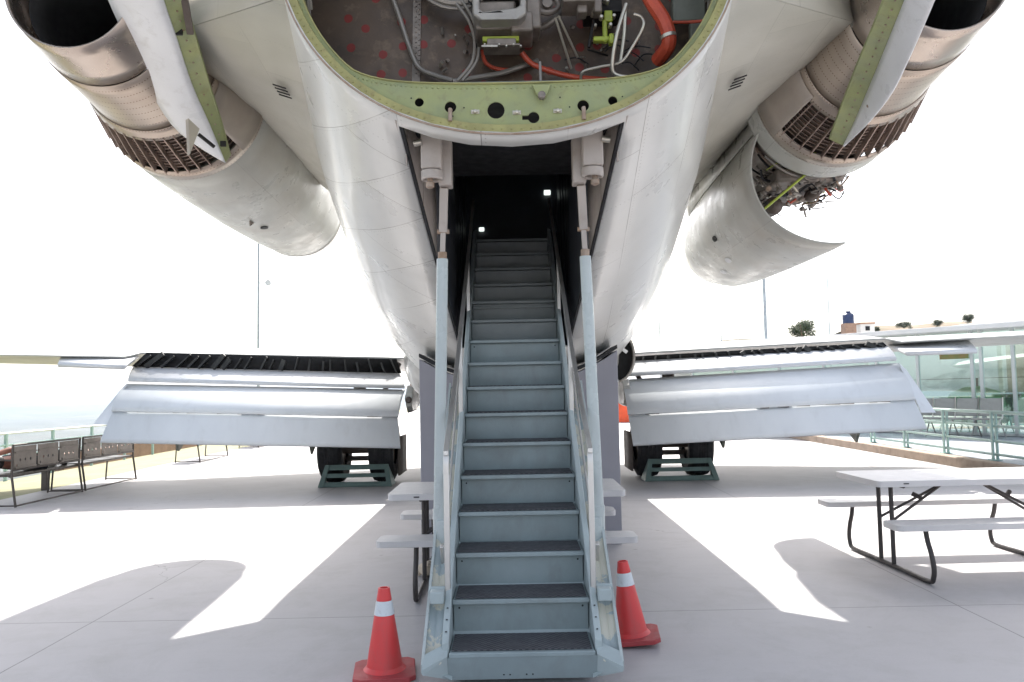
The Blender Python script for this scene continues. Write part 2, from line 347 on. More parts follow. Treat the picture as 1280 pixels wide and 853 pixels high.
def grip_mat():
    m = mat('grip_mat', (.06, .062, .07), .6, 0, .15, 8, dirt=.4, dirtcol=(.2, .2, .21), ds=20)
    t = m.node_tree; b = t.nodes['Principled BSDF']; tc = N(t, 'ShaderNodeTexCoord')
    v = N(t, 'ShaderNodeTexChecker'); v.inputs['Scale'].default_value = 64; t.links.new(tc.outputs['Object'], v.inputs[0])
    old = b.inputs['Base Color'].links[0].from_socket
    c = mixcol(t, .55, old, mixcol(t, v.outputs['Fac'], (.02, .02, .026), (.13, .13, .14))); t.links.new(c, b.inputs['Base Color'])
    bp = N(t, 'ShaderNodeBump'); bp.inputs['Strength'].default_value = .6; bp.inputs['Distance'].default_value = .004
    t.links.new(v.outputs['Fac'], bp.inputs['Height']); t.links.new(bp.outputs[0], b.inputs['Normal']); return m
M_grip = grip_mat()
def glass_mat():
    m = bpy.data.materials.new('green_tinted_glass'); m.use_nodes = True; t = m.node_tree; b = t.nodes['Principled BSDF']
    b.inputs['Base Color'].default_value = (.5, .72, .66, 1); b.inputs['Roughness'].default_value = .03; b.inputs['Transmission Weight'].default_value = .0
    tr = N(t, 'ShaderNodeBsdfTransparent'); tr.inputs[0].default_value = (.80, .95, .91, 1)
    gl = N(t, 'ShaderNodeBsdfGlossy'); gl.inputs['Roughness'].default_value = .02; gl.inputs[0].default_value = (.95, 1, .98, 1)
    mx = N(t, 'ShaderNodeMixShader'); mx.inputs[0].default_value = .38; t.links.new(tr.outputs[0], mx.inputs[1]); t.links.new(gl.outputs[0], mx.inputs[2])
    t.links.new(mx.outputs[0], t.nodes['Material Output'].inputs[0]); return m
M_glass = glass_mat()

# ------------------------------------------------------------------ setting
ng = MB()
ys = [-60, 60, 90]
ng.add([(-7.35, -60, 0), (70, -60, 0), (70, 90, 0), (-7.35, 90, 0)], [(0, 1, 2, 3)])
struct(ng.build('apron', M_conc))
gb = MB()
for i, (x, z) in enumerate([(-7.35, -.004), (-8.6, -.06), (-11.6, -.42), (-14, -.9), (-30, -9), (-120, -38)]): pass
prof = [(-7.35, -.004), (-8.6, -.06), (-11.6, -.42), (-14, -.9), (-30, -9), (-120, -38)]
vs = []; fs = []
for k, yy in enumerate([-60, -20, 0, 20, 45, 90, 140]):
    for (x, z) in prof: vs.append((x, yy, z if yy < 91 else z - 25))
n = len(prof)
for k in range(6):
    for i in range(n - 1): fs.append((k * n + i, k * n + i + 1, (k + 1) * n + i + 1, (k + 1) * n + i))
gb.add(vs, fs); struct(gb.build('grass_bank', M_grass))
# distant valley and hills
tb = MB(); vs = []; fs = []; NX, NY = 180, 72
for j in range(NY):
    d = 60 * (1.075 ** j)
    for i in range(NX):
        a = -R(105) + R(210) * i / (NX - 1)
        x = d * math.sin(a) * 1.0; y = d * math.cos(a)
        h = -40 + 18 * math.sin(x * .0021 + 1) * math.cos(y * .0017) + 8 * math.sin(x * .008 + y * .006) + 3 * random.random()
        if y > -200 and abs(x) < 140 and y < 150: h = min(h, -39)
        if d > 350: h = -62 + 52 * (fractal(Vector((x / 1300, y / 1300, 3.1)), 1.0, 2.1, 5) * .8 + .25) * min(1, (d - 350) / 900)
        if d > 4500: h += (d - 4500) * .012
        h = min(h, -9)
        vs.append((x, y, h))
for j in range(NY - 1):
    for i in range(NX - 1): fs.append((j * NX + i, j * NX + i + 1, (j + 1) * NX + i + 1, (j + 1) * NX + i))
tb.add(vs, fs); struct(tb.build('valley_terrain', M_land))

# ================================================================== AEROPLANE
AP = (0, 12.9, 0)
plane = thing('airplane', 'white jet airliner seen from behind with its tail cone removed and rear airstair lowered', 'airplane', AP, world=True)

def lerp_tab(tab, y):
    if y <= tab[0][0]: return tab[0][1:]
    for a, b in zip(tab, tab[1:]):
        if y <= b[0]:
            t = (y - a[0]) / (b[0] - a[0]); return tuple(p + (q - p) * t for p, q in zip(a[1:], b[1:]))
    return tab[-1][1:]
#        Y,   halfwidth, zbottom, zcentre, ztop
FT = [(4.10, 1.235, 2.758, 3.86, 4.95), (5.0, 1.36, 2.44, 3.72, 4.92), (6.0, 1.50, 2.11, 3.56, 4.86), (7.46, 1.615, 1.64, 3.35, 4.80),
      (9.0, 1.67, 1.33, 3.08, 4.72), (10.5, 1.67, 1.14, 2.92, 4.66), (12, 1.67, 1.08, 2.86, 4.64), (26, 1.67, 1.08, 2.86, 4.64),
      (29, 1.5, 1.2, 2.8, 4.5), (31, 1.0, 1.5, 2.6, 3.8), (32, .15, 2.2, 2.4, 2.6)]
EXP = 2.1
def sec_pt(Y, ang):
    """ang 0 = bottom, increasing to +X side"""
    a, zb, zc, zt = lerp_tab(FT, Y); s_, c_ = math.sin(ang), math.cos(ang)
    x = a * math.copysign(abs(s_) ** (2 / EXP), s_)
    b = (zc - zb) if c_ > 0 else (zt - zc)
    z = zc - math.copysign(b * abs(c_) ** (2 / EXP), c_)
    return Vector((x, Y, z))
def open_w(Y): return .605 + (Y - 4.2) * (.5 - .605) / 2.9
def edge_ang(Y, wd):
    a = lerp_tab(FT, Y)[0]; return math.asin((wd / a) ** (EXP / 2))
OPEN0, OPEN1 = 4.2, 7.15
def fuselage():
    mb = MB(); YS = [4.1, 4.2] + [4.2 + 2.95 * k / 14 for k in range(1, 15)] + [7.46, 7.8, 8.2, 8.6, 9, 9.5, 10, 10.5, 11, 11.5, 12, 14, 17, 20, 23, 26, 27, 28, 29, 29.7, 30.4, 31, 31.5, 32]
    ns, nr = 6, 56; rows = []
    for Y in YS:
        e = edge_ang(Y, min(open_w(max(OPEN0, min(Y, OPEN1))), lerp_tab(FT, Y)[0] * .6))
        row = [sec_pt(Y, -e + 2 * e * k / ns) for k in range(ns)] + [sec_pt(Y, e + (2 * math.pi - 2 * e) * k / nr) for k in range(nr)]
        rows.append(row)
    n = ns + nr; vs = [q for r_ in rows for q in r_]; fs = []; uvs = []
    arc = []
    for r_ in rows:
        s_ = [0]
        for k in range(n): s_.append(s_[-1] + (r_[(k + 1) % n] - r_[k]).length)
        arc.append(s_)
    for i in range(len(YS) - 1):
        for j in range(n):
            if j < ns and YS[i] >= OPEN0 - 1e-6 and YS[i + 1] <= OPEN1 + 1e-6: continue
            k = (j + 1) % n; fs.append((i * n + j, i * n + k, (i + 1) * n + k, (i + 1) * n + j))
            uvs.append([(YS[i], arc[i][j]), (YS[i], arc[i][j + 1]), (YS[i + 1], arc[i + 1][j + 1]), (YS[i + 1], arc[i + 1][j])])
    mb.add(vs, fs, uvs)
    return mb.build('fuselage', M_skin, plane, solid=.012, sharp=50)
fus = fuselage()

# seal strip along the stairwell cut-out
for sx in (-1, 1):
    m = MB(); rows = []
    for k in range(15):
        Y = OPEN0 + .005 + (OPEN1 - OPEN0 - .01) * k / 14; e = edge_ang(Y, open_w(Y)) * sx; p = sec_pt(Y, e)
        rows.append([p + Vector((-sx * .004, 0, -.004)), p + Vector((-sx * .02, 0, -.004)), p + Vector((-sx * .02, 0, .03)), p + Vector((-sx * .004, 0, .03))])
    m.rings(rows).build('seal', M_rubber, plane)

# stairwell walls
def wallY(sx, Y, z, inset=.0): return Vector((sx * (open_w(Y) + inset), Y, z))
for sx in (-1, 1):
    m = MB()
    a = [];
    def zedge(Y): return sec_pt(Y, edge_ang(Y, open_w(Y) ) * sx).z + .01
    yy = [4.16 + (5.75 - 4.16) * k / 6 for k in range(7)]
    for p, q in zip(yy, yy[1:]):
        m.add([wallY(sx, p, zedge(max(p, 4.2)) + .006, .012), wallY(sx, q, zedge(q) + .006, .012), wallY(sx, q, 3.0, .012), wallY(sx, p, 3.0, .012)], [(0, 1, 2, 3)])
    m.build('stairwell_panel', M_beige, plane, solid=.01)
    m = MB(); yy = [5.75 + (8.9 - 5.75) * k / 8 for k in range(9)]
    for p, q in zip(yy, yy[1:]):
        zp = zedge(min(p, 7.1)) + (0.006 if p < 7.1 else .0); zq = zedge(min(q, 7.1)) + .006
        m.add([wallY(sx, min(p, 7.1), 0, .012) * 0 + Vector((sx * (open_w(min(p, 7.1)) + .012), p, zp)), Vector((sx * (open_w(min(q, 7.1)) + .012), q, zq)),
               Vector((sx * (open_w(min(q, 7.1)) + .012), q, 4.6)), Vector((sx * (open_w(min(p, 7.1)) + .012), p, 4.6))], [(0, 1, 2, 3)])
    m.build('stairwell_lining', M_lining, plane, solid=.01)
    # panel stiffener lines
    for Yk in (4.45, 5.1): MB().bar(wallY(sx, Yk, 2.72 - (Yk - 4.4) * .3, .0), wallY(sx, Yk, 3.0, .0), .008, .03, (0, 1, 0)).build('panel_stiffener', M_beige, plane)
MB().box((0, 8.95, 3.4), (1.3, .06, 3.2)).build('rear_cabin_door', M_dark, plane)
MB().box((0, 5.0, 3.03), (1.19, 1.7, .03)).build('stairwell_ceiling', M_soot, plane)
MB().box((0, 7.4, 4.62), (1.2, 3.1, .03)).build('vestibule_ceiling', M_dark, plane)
for (px, py, s_) in ((684, 241, .075), (602, 287, .06)):
    p = P(px, py, 8.86); MB().box(p, (s_, .02, s_ * .8)).build('cabin_lamp', M_light, plane, bevel=.01)

# ---------------- tail frame
RC = Vector((0, 4.1, 3.86))
def ring_o(ang, inset=0, Y=4.1):
    p = sec_pt(4.1, ang); d = (p - RC); L = d.length; return Vector((0, Y, 3.86)) + Vector((d.x, 0, d.z)) * ((L - inset) / L)
def ring_in(ang, extra=0, Y=4.12):
    """inner edge of the web: side margin 7 cm, flat chord at the bottom"""
    p = ring_o(ang, .10 + extra, Y)
    return p
NR = 120
Zch = 3.0
def inner_loop(Y, ins, zch):
    out = []
    for k in range(NR):
        a = 2 * math.pi * k / NR; p = ring_o(a, ins, Y)
        z = p.z
        if z < zch + .22:   # smooth blend into the flat chord
            t = zch + .22 - z; z2 = zch + .22 - .22 * (1 - math.exp(-t / .16)) 
            z = max(z2, z)
            z = z if z > zch else zch
        out.append(Vector((p.x, Y, z)))
    return out
web_in = inner_loop(4.135, .085, 3.028)
web_out = [ring_o(2 * math.pi * k / NR, .012, 4.135) for k in range(NR)]
def hole(px, py, r_, n=18):
    c = P(px, py, 4.135); return [c + Vector((r_ * math.cos(2 * math.pi * k / n), 0, r_ * math.sin(2 * math.pi * k / n))) for k in range(n)]
HOLES = [(524, 128, .024), (563, 134, .031), (620, 138, .046), (729, 132, .031), (766, 126, .025)]
kh = P(667, 147, 4.135)
key = [kh + Vector((.031 * math.cos(a), 0, .031 * math.sin(a))) for a in [R(160 - 20 * k) for k in range(17)]]
key = [kh + Vector((-.06, 0, -.012)), kh + Vector((-.06, 0, .012))] + [kh + Vector((.031 * math.cos(R(157 - 19.6 * k)), 0, .031 * math.sin(R(157 - 19.6 * k)))) for k in range(17)]
web = MB().poly(web_out, (0, .012, 0), [web_in] + [hole(*h) for h in HOLES] + [key])
# rivets of the web belong to its mesh
for k in range(NR):
    p, q = web_in[k], web_in[(k + 1) % NR]
    for u in (0, .5):
        a = p.lerp(q, u)
        if a.z < 3.5:
            d_ = Vector((a.x, 0, a.z - 3.86)).normalized(); web.lathe([(.0055, 0), (.004, -.005)], a + d_ * .028, 8, 'y')
tf = web.build('tail_frame', M_prim, plane, sharp=30)
fl = MB(); rows = []
for k in range(NR + 1):
    a = 2 * math.pi * k / NR
    rows.append([ring_o(a, .006, 4.104), ring_o(a, .055, 4.110), ring_o(a, .058, 4.133), ring_o(a, .006, 4.133)])
fl.rings(rows, True, False, False)
for k in range(170):
    a = 2 * math.pi * k / 170; c = ring_o(a, .03, 4.107); fl.lathe([(.0055, 0), (.0035, -.005)], c, 6, 'y')
fl.build('frame_flange', M_prim2, tf)
m = MB(); rows = []
for k in range(NR):
    p = web_in[k]; c = Vector((0, 4.1, 3.86)); d = (p - c).normalized(); d.y = 0
    rows.append([p + Vector((0, -.012, 0)), p + Vector((0, -.012, 0)) + d * .006, p + Vector((0, .07, 0)) + d * .006, p + Vector((0, .07, 0))])
rows.append(rows[0]); m.rings(rows, True, False, False).build('frame_lip', M_prim2, tf)
m = MB(); rows = []
for k in range(NR + 1):
    a = 2 * math.pi * k / NR
    rows.append([ring_o(a, -.004, 4.092), ring_o(a, .006, 4.092), ring_o(a, .006, 4.1), ring_o(a, -.004, 4.1)])
m.rings(rows, True, False, False).build('skin_edge_strip', M_rust, tf)
for (px, py) in ((594, 140), (646, 141), (697, 139)):
    c = P(px, py, 4.132); m = MB().box(c, (.045, .008, .022)); m.lathe([(.011, 0), (.011, -.014), (.008, -.016)], c, 12, 'y')
    for q in (-.014, .014): m.lathe([(.007, 0), (.006, -.012)], c + Vector((q, 0, 0)), 8, 'y')
    m.build('fastener_bracket', M_pipesh, tf, bevel=.002)
for (px, py) in ((563, 134), (729, 132)):
    c = P(px, py, 4.13); MB().tube([c + Vector((0, .02, -.01)), c + Vector((0, -.02, -.02)), c + Vector((0, -.025, -.085))], .011, 10).build('hook_bolt', M_rust, tf)
c = P(677, 112, 4.125)
MB().poly([c + Vector((-.05, 0, .02)), c + Vector((.05, 0, .02)), c + Vector((.022, 0, -.045)), c + Vector((-.022, 0, -.045))], (0, -.02, 0)).build('latch_bracket', M_prim, tf, bevel=.003)
MB().lathe([(.02, 0), (.02, -.03), (.014, -.035)], P(677, 121, 4.1), 14, 'y').build('latch_pin', M_cast, tf)
MB().tube([P(676, 106, 4.3), P(675, 78, 4.35)], .008).build('latch_rod', M_pipe, tf)
m = MB()
for (px, py) in ((514, 123), (566, 145.5), (580, 135), (712, 134), (778, 121), (700, 122)):
    m.lathe([(.004, 0), (.004, -.002)], P(px, py, 4.1345), 8, 'y')
m.build('pilot_hole', M_soot, tf)

# ---------------- tail compartment
BY = 4.95
pts = [sec_pt(BY, 2 * math.pi * k / 64) for k in range(64)]
pts = [Vector((p.x * .985, BY, max(3.02, 3.7 + (p.z - 3.7) * .985))) for p in pts]
seen = []
for p in pts:
    if not seen or (p - seen[-1]).length > 1e-3: seen.append(p)
bulk = MB().poly(seen, (0, .02, 0)).build('rear_bulkhead', M_bulk, plane)
m = MB(); rows = []   # dark compartment lining
for Y in (4.16, 4.5, 4.94):
    rows.append([Vector((sec_pt(Y, R(35) + R(290) * k / 48).x * .98, Y, 3.75 + (sec_pt(Y, R(35) + R(290) * k / 48).z - 3.75) * .98)) for k in range(49)])
m.rings(rows, False).build('compartment_lining', M_tank, plane, solid=.004)
MB().box((0, 4.54, 3.055), (1.75, .78, .012)).build('compartment_floor', M_tank, plane)
def BP(px, py, d=0): return P(px, py, BY - d)
def pipe(name, pts, r_, m_, k=6): return MB().tube(catmull(pts, k), r_, 10).build(name, m_, bulk)
m = MB()   # stiffener with riveted flange on the left of the bulkhead
m.bar(BP(524, -160, .008), BP(520, 104, .008), .05, .012, (0, 1, 0))
for k in range(40): m.lathe([(.006, 0), (.004, -.006)], BP(522 + (k % 2) * 4 - 2, -30 + k * 3.2, .016), 6, 'y')
m.build('bulkhead_stiffener', M_cast, bulk)
pipe('hydraulic_pipe', [BP(480, -30, .06), BP(497, 15, .06), BP(512, 60, .06), BP(524, 85, .06), BP(545, 95, .07), BP(566, 101, .09)], .016, M_pipe)
pipe('hydraulic_pipe', [BP(566, 102, .09), BP(590, 98, .08), BP(625, 92, .08), BP(650, 84, .08), BP(672, 76, .03)], .016, M_pipe)
pipe('grey_cable', [BP(570, 5, .2), BP(585, 25, .2), BP(593, 50, .16), BP(590, 78, .12), BP(572, 101, .1)], .011, M_pipe)
pipe('grey_cable', [BP(578, 2, .22), BP(590, 22, .2), BP(598, 48, .16), BP(596, 76, .12), BP(578, 101, .1)], .010, M_pipe)
pipe('black_cable', [BP(584, 0, .18), BP(596, 15, .18), BP(599, 38, .14), BP(610, 46, .1)], .006, M_rubber)
for rr_ in ((.235, .028), (.27, .012)):
    cc = BP(570, -42, .16); MB().tube([cc + Vector((rr_[0] * math.cos(R(a)), .0, rr_[0] * math.sin(R(a)))) for a in range(180, 361, 10)], rr_[1], 10).build('duct_ring', M_pipe, bulk)
MB().lathe([(.22, 0), (.22, -.14), (.16, -.16), (.05, -.17)], BP(570, -42, .0), 32, 'y').build('round_duct', M_cast, bulk)
# square duct mouth
c = P(624, -2, 4.45); o_ = [c + Vector(q) for q in ((-.155, 0, -.09), (-.115, 0, -.125), (.115, 0, -.125), (.155, 0, -.09), (.155, 0, .20), (-.155, 0, .20))]
i_ = [c + Vector(q) for q in ((-.115, 0, -.06), (-.09, 0, -.075), (.09, 0, -.055), (.12, 0, -.04), (.12, 0, .17), (-.115, 0, .17))]
MB().poly(o_, (0, .40, 0), [i_]).build('square_air_duct', M_ductm, bulk, bevel=.012)
MB().box(c + Vector((0, .38, .03)), (.3, .02, .3)).build('duct_baffle', M_soot, bulk)
m = MB().box(P(620, 33, 4.7), (.24, .3, .17)); m.box(P(652, 38, 4.66), (.13, .25, .12)); m.box(P(666, 24, 4.72), (.09, .2, .2)); m.build('pump_housing', M_cast, bulk, bevel=.014)
MB().box(P(626, 50, 4.62), (.215, .04, .03)).build('green_bracket', M_ygreen, bulk, bevel=.004)
m = MB().box(P(627, 62, 4.62), (.215, .14, .012)); m.box(P(627, 57, 4.62), (.17, .10, .045)); m.build('instrument_tray', M_cast, bulk, bevel=.005)
m = MB()
for k in range(6): m.lathe([(.007, 0), (.005, -.02)], P(606 + k * 9, 57 + (k % 2) * 2, 4.56), 8, 'y')
m.bar(P(602, 58, 4.54), P(622, 58, 4.54), .008, .008); m.build('tray_fitting', M_pipesh, bulk)
pipe('orange_hose', [BP(652, 66, .15), BP(665, 80, .12), BP(690, 90, .1), BP(720, 97, .1), BP(758, 100, .06)], .017, M_hose)
pipe('red_hose', [BP(602, 62, .1), BP(607, 78, .1), BP(620, 86, .06), BP(640, 88, .03)], .012, M_hose)
pipe('curved_duct', [BP(676, 35, .1), BP(686, 30, .12), BP(697, 20, .14), BP(702, 2, .12)], .022, M_pipe)
m = MB(); cc = P(684, 6, 4.7); m.tube([cc + Vector((.07 * math.cos(R(a)), 0, .05 * math.sin(R(a)))) for a in range(0, 361, 20)], .018, 8); m.lathe([(.03, 0), (.03, -.03)], cc, 16, 'y'); m.build('flange_coupling', M_cast, bulk)
m = MB().box(P(722, -5, 4.6), (.19, .2, .16)); m.box(P(727, 12, 4.6), (.06, .1, .08)); m.box(P(746, -3, 4.66), (.05, .1, .22)); m.build('actuator_body', M_cast, bulk, bevel=.01)
for a_, b_ in (((694, 22), (714, 86)), ((698, 20), (722, 72))):
    MB().tube([P(*a_, 4.62), P(*b_, 4.80)], .008, 8).build('thin_rod', M_pipesh, bulk)
m = MB().box(P(756, 50, 4.7), (.14, .05, .03)); m.box(P(756, 40, 4.7), (.028, .04, .14)); m.box(P(764, 50, 4.68), (.03, .06, .06)); m.box(P(760, 22, 4.7), (.05, .05, .07))
m.build('green_valve', M_ygreen, bulk, bevel=.008)
m = MB()
for k in range(9):
    q = P(738 + random.random() * 30, 2 + random.random() * 44, 4.62 + random.random() * .15); m.lathe([(.012, 0), (.012, -.04), (.008, -.045)], q, 10, 'y')
m.build('valve_fitting', M_pipesh, bulk)
m = MB().box(P(752, 5, 4.78), (.22, .2, .2)); m.bar(P(736, 60, 4.7), P(742, 25, 4.7), .02, .02); m.bar(P(734, 62, 4.7), P(760, 70, 4.8), .012, .012); m.build('dark_valve_block', M_soot, bulk, bevel=.01)
pipe('bright_pipe', [P(783, 5, 4.55), P(772, 40, 4.55), P(766, 75, 4.58), P(768, 92, 4.6), P(786, 97, 4.6)], .012, M_pipesh)
pipe('bright_pipe', [P(782, 8, 4.6), P(780, 45, 4.62), P(775, 80, 4.64)], .011, M_pipesh)
pipe('bright_pipe', [P(792, 18, 4.55), P(802, 22, 4.55), P(804, 34, 4.55), P(790, 60, 4.6), P(776, 78, 4.62), P(750, 84, 4.64), P(729, 90, 4.66), P(726, 102, 4.7)], .009, M_pipesh)
pipe('thick_orange_hose', [P(800, -30, 4.5), P(813, 0, 4.5), P(829, 25, 4.5), P(836, 45, 4.5), P(834, 60, 4.54), P(822, 76, 4.64)], .043, M_hose)
MB().tube([P(835, 44, 4.5), P(836, 48, 4.5)], .047, 14).build('hose_clamp', M_pipesh, bulk)
m = MB().box(P(860, 5, 4.7), (.2, .06, .24)); m.box(P(872, 42, 4.66), (.1, .05, .12)); m.build('equipment_box', M_tank, bulk, bevel=.01)
pipe('red_edge_pipe', [P(838, 28, 4.6), P(860, 28, 4.6), P(884, 26, 4.58)], .009, M_hose)
for k in range(26):   # small clutter: unions and brackets
    px = random.choice([random.uniform(700, 830), random.uniform(545, 600)]); py = random.uniform(20, 92)
    if px < 600 and py < 40: continue
    a = BP(px, py, .02); MB().tube([a, a + Vector((random.uniform(-.03, .03), -.03, random.uniform(-.03, .03)))], .006 + random.random() * .006, 8).build('pipe_union', random.choice([M_pipe, M_cast, M_pipesh]), bulk)
for k in range(7):
    a = BP(random.uniform(690, 800), random.uniform(60, 95), .04); b = a + Vector((random.uniform(.08, .22), -.02, random.uniform(-.06, .06)))
    pipe('thin_cable', [a, (a + b) / 2 + Vector((0, 0, .03)), b], .004, M_rubber)

# ---------------- stairwell fittings and struts
for sx, dx in ((-1, 0), (1, 2)):
    def Q(px, py, Y): # mirrored about the stair centre
        p = P(px, py, Y); return Vector((p.x * (1 if sx < 0 else -1), p.y, p.z))
    m = MB(); c = Q(540, 195, 4.42)
    m.box(c + Vector((0, 0, .04)), (.115, .12, .25)); m.lathe([(.062, -.09), (.062, -.14), (.044, -.14), (.04, -.06)], c, 22, 'z', cap=False)
    ho = m.build('actuator_housing', M_beige, plane, bevel=.01)
    MB().lathe([(.038, 0), (.038, .002)], c + Vector((0, 0, -.095)), 20).build('housing_bore', M_soot, ho)
    MB().tube([c + Vector((sx * .01, -.01, -.08)), c + Vector((sx * .012, -.01, -.16)), ], .016).build('hinge_bolt', M_rust, ho)
    MB().lathe([(.012, -.02), (.024, -.012), (.024, .012), (.012, .02)], c + Vector((sx * .012, -.01, -.168)), 14, 'z').build('bolt_head', M_rust, ho)
    MB().box(Q(557, 205, 4.5), (.075, .11, .27)).build('actuator_cover', M_beige, plane, bevel=.008)
    MB().box(Q(555, 160, 4.5), (.09, .11, .10)).build('dark_junction_box', M_gearbr, plane, bevel=.006)
    MB().tube([Q(527, 178, 4.36), Q(517, 180, 4.36)], .018, 12).build('side_bolt', M_pipesh, plane)
    m = MB(); a0 = Q(555, 235, 4.5); a1 = Q(554, 290, 4.6); a2 = Q(553, 322, 4.62)
    m.bar(a0, a1, .048, .03, (0, 1, 0)); m.bar(a1, a2, .03, .024, (0, 1, 0)); m.build('strut_link', M_beige, plane, bevel=.004)
    MB().tube([a1 + Vector((-.035, 0, 0)), a1 + Vector((.035, 0, 0))], .014).build('link_bolt', M_rust, plane)
    MB().tube([a2 + Vector((0, 0, .03)), a2 + Vector((0, 0, -.03))], .026).build('rod_end', M_rust, plane)
    s0 = a2 + Vector((0, 0, -.01)); s1 = Vector((sx * .455, 4.62, .70))
    MB().tube([s0, s1], .033, 22).build('airstair_strut', M_strut, plane)
    MB().tube([s1 + Vector((0, 0, .06)), s1 + Vector((0, 0, -.12))], .037, 22, rr=[.037, .034]).build('strut_sleeve', M_strut, plane)

# ---------------- airstair
W2 = .35; Y0s, Z0s, GO, RI = 3.929, .171, .2623, .1833
def nz(i): return Y0s + GO * i, Z0s + RI * i
def sl(Y): return Z0s + (Y - Y0s) * RI / GO          # nosing line
st = MB()
for sx in (-1, 1):   # stringers
    yy = [3.95, 4.3, 5, 6, 7, 7.95]; rows = []
    for Y in yy:
        z = sl(Y); tp = .035 if Y < 4 else .06; lo = .12 if Y < 4 else .26
        x0 = W2 + .004; x1 = x0 + .034
        rows.append([Vector((sx * x0, Y, z + tp)), Vector((sx * x1, Y, z + tp - .01)), Vector((sx * x1, Y, z - lo)), Vector((sx * x0, Y, z - lo))])
    st.rings(rows)
stair = st.build('airstair', M_stairlt, plane, bevel=.006)
for i in range(16):
    Y, z = nz(i); m = MB()
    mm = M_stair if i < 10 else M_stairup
    m.box((0, Y + .15, z - .009), (2 * W2, .30, .018))                           # tread plate
    m.box((0, Y + .002, z - .012), (2 * W2 + .004, .026, .024))                  # nosing
    if i > 0:
        m.bar((0, Y + .035, z - .024), (0, Y + .055, z - RI + .001), 2 * W2, .008, (0, 1, 0))
    if i == 11: m.box((0, Y + .012, z - .055), (2 * W2, .02, .02))
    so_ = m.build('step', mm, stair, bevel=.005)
    if i < 8:
        rows = []
        g = MB(); g.box((random.uniform(-.004, .004), Y + .145, z + .004), (2 * W2 - .02, .26, .006)); g.build('grip_mat', M_grip, stair, bevel=.002)
    m = MB()
    if i in (0, 1, 2, 4, 9): 
        m.lathe([(.006, 0), (.005, -.003)], (W2 - .03 if i != 0 else .1, Y + .036, z - .05), 8, 'y'); m.lathe([(.006, 0), (.005, -.003)], (-W2 + .03, Y + .036, z - .05), 8, 'y'); m.build('riser_screw', M_soot, stair)
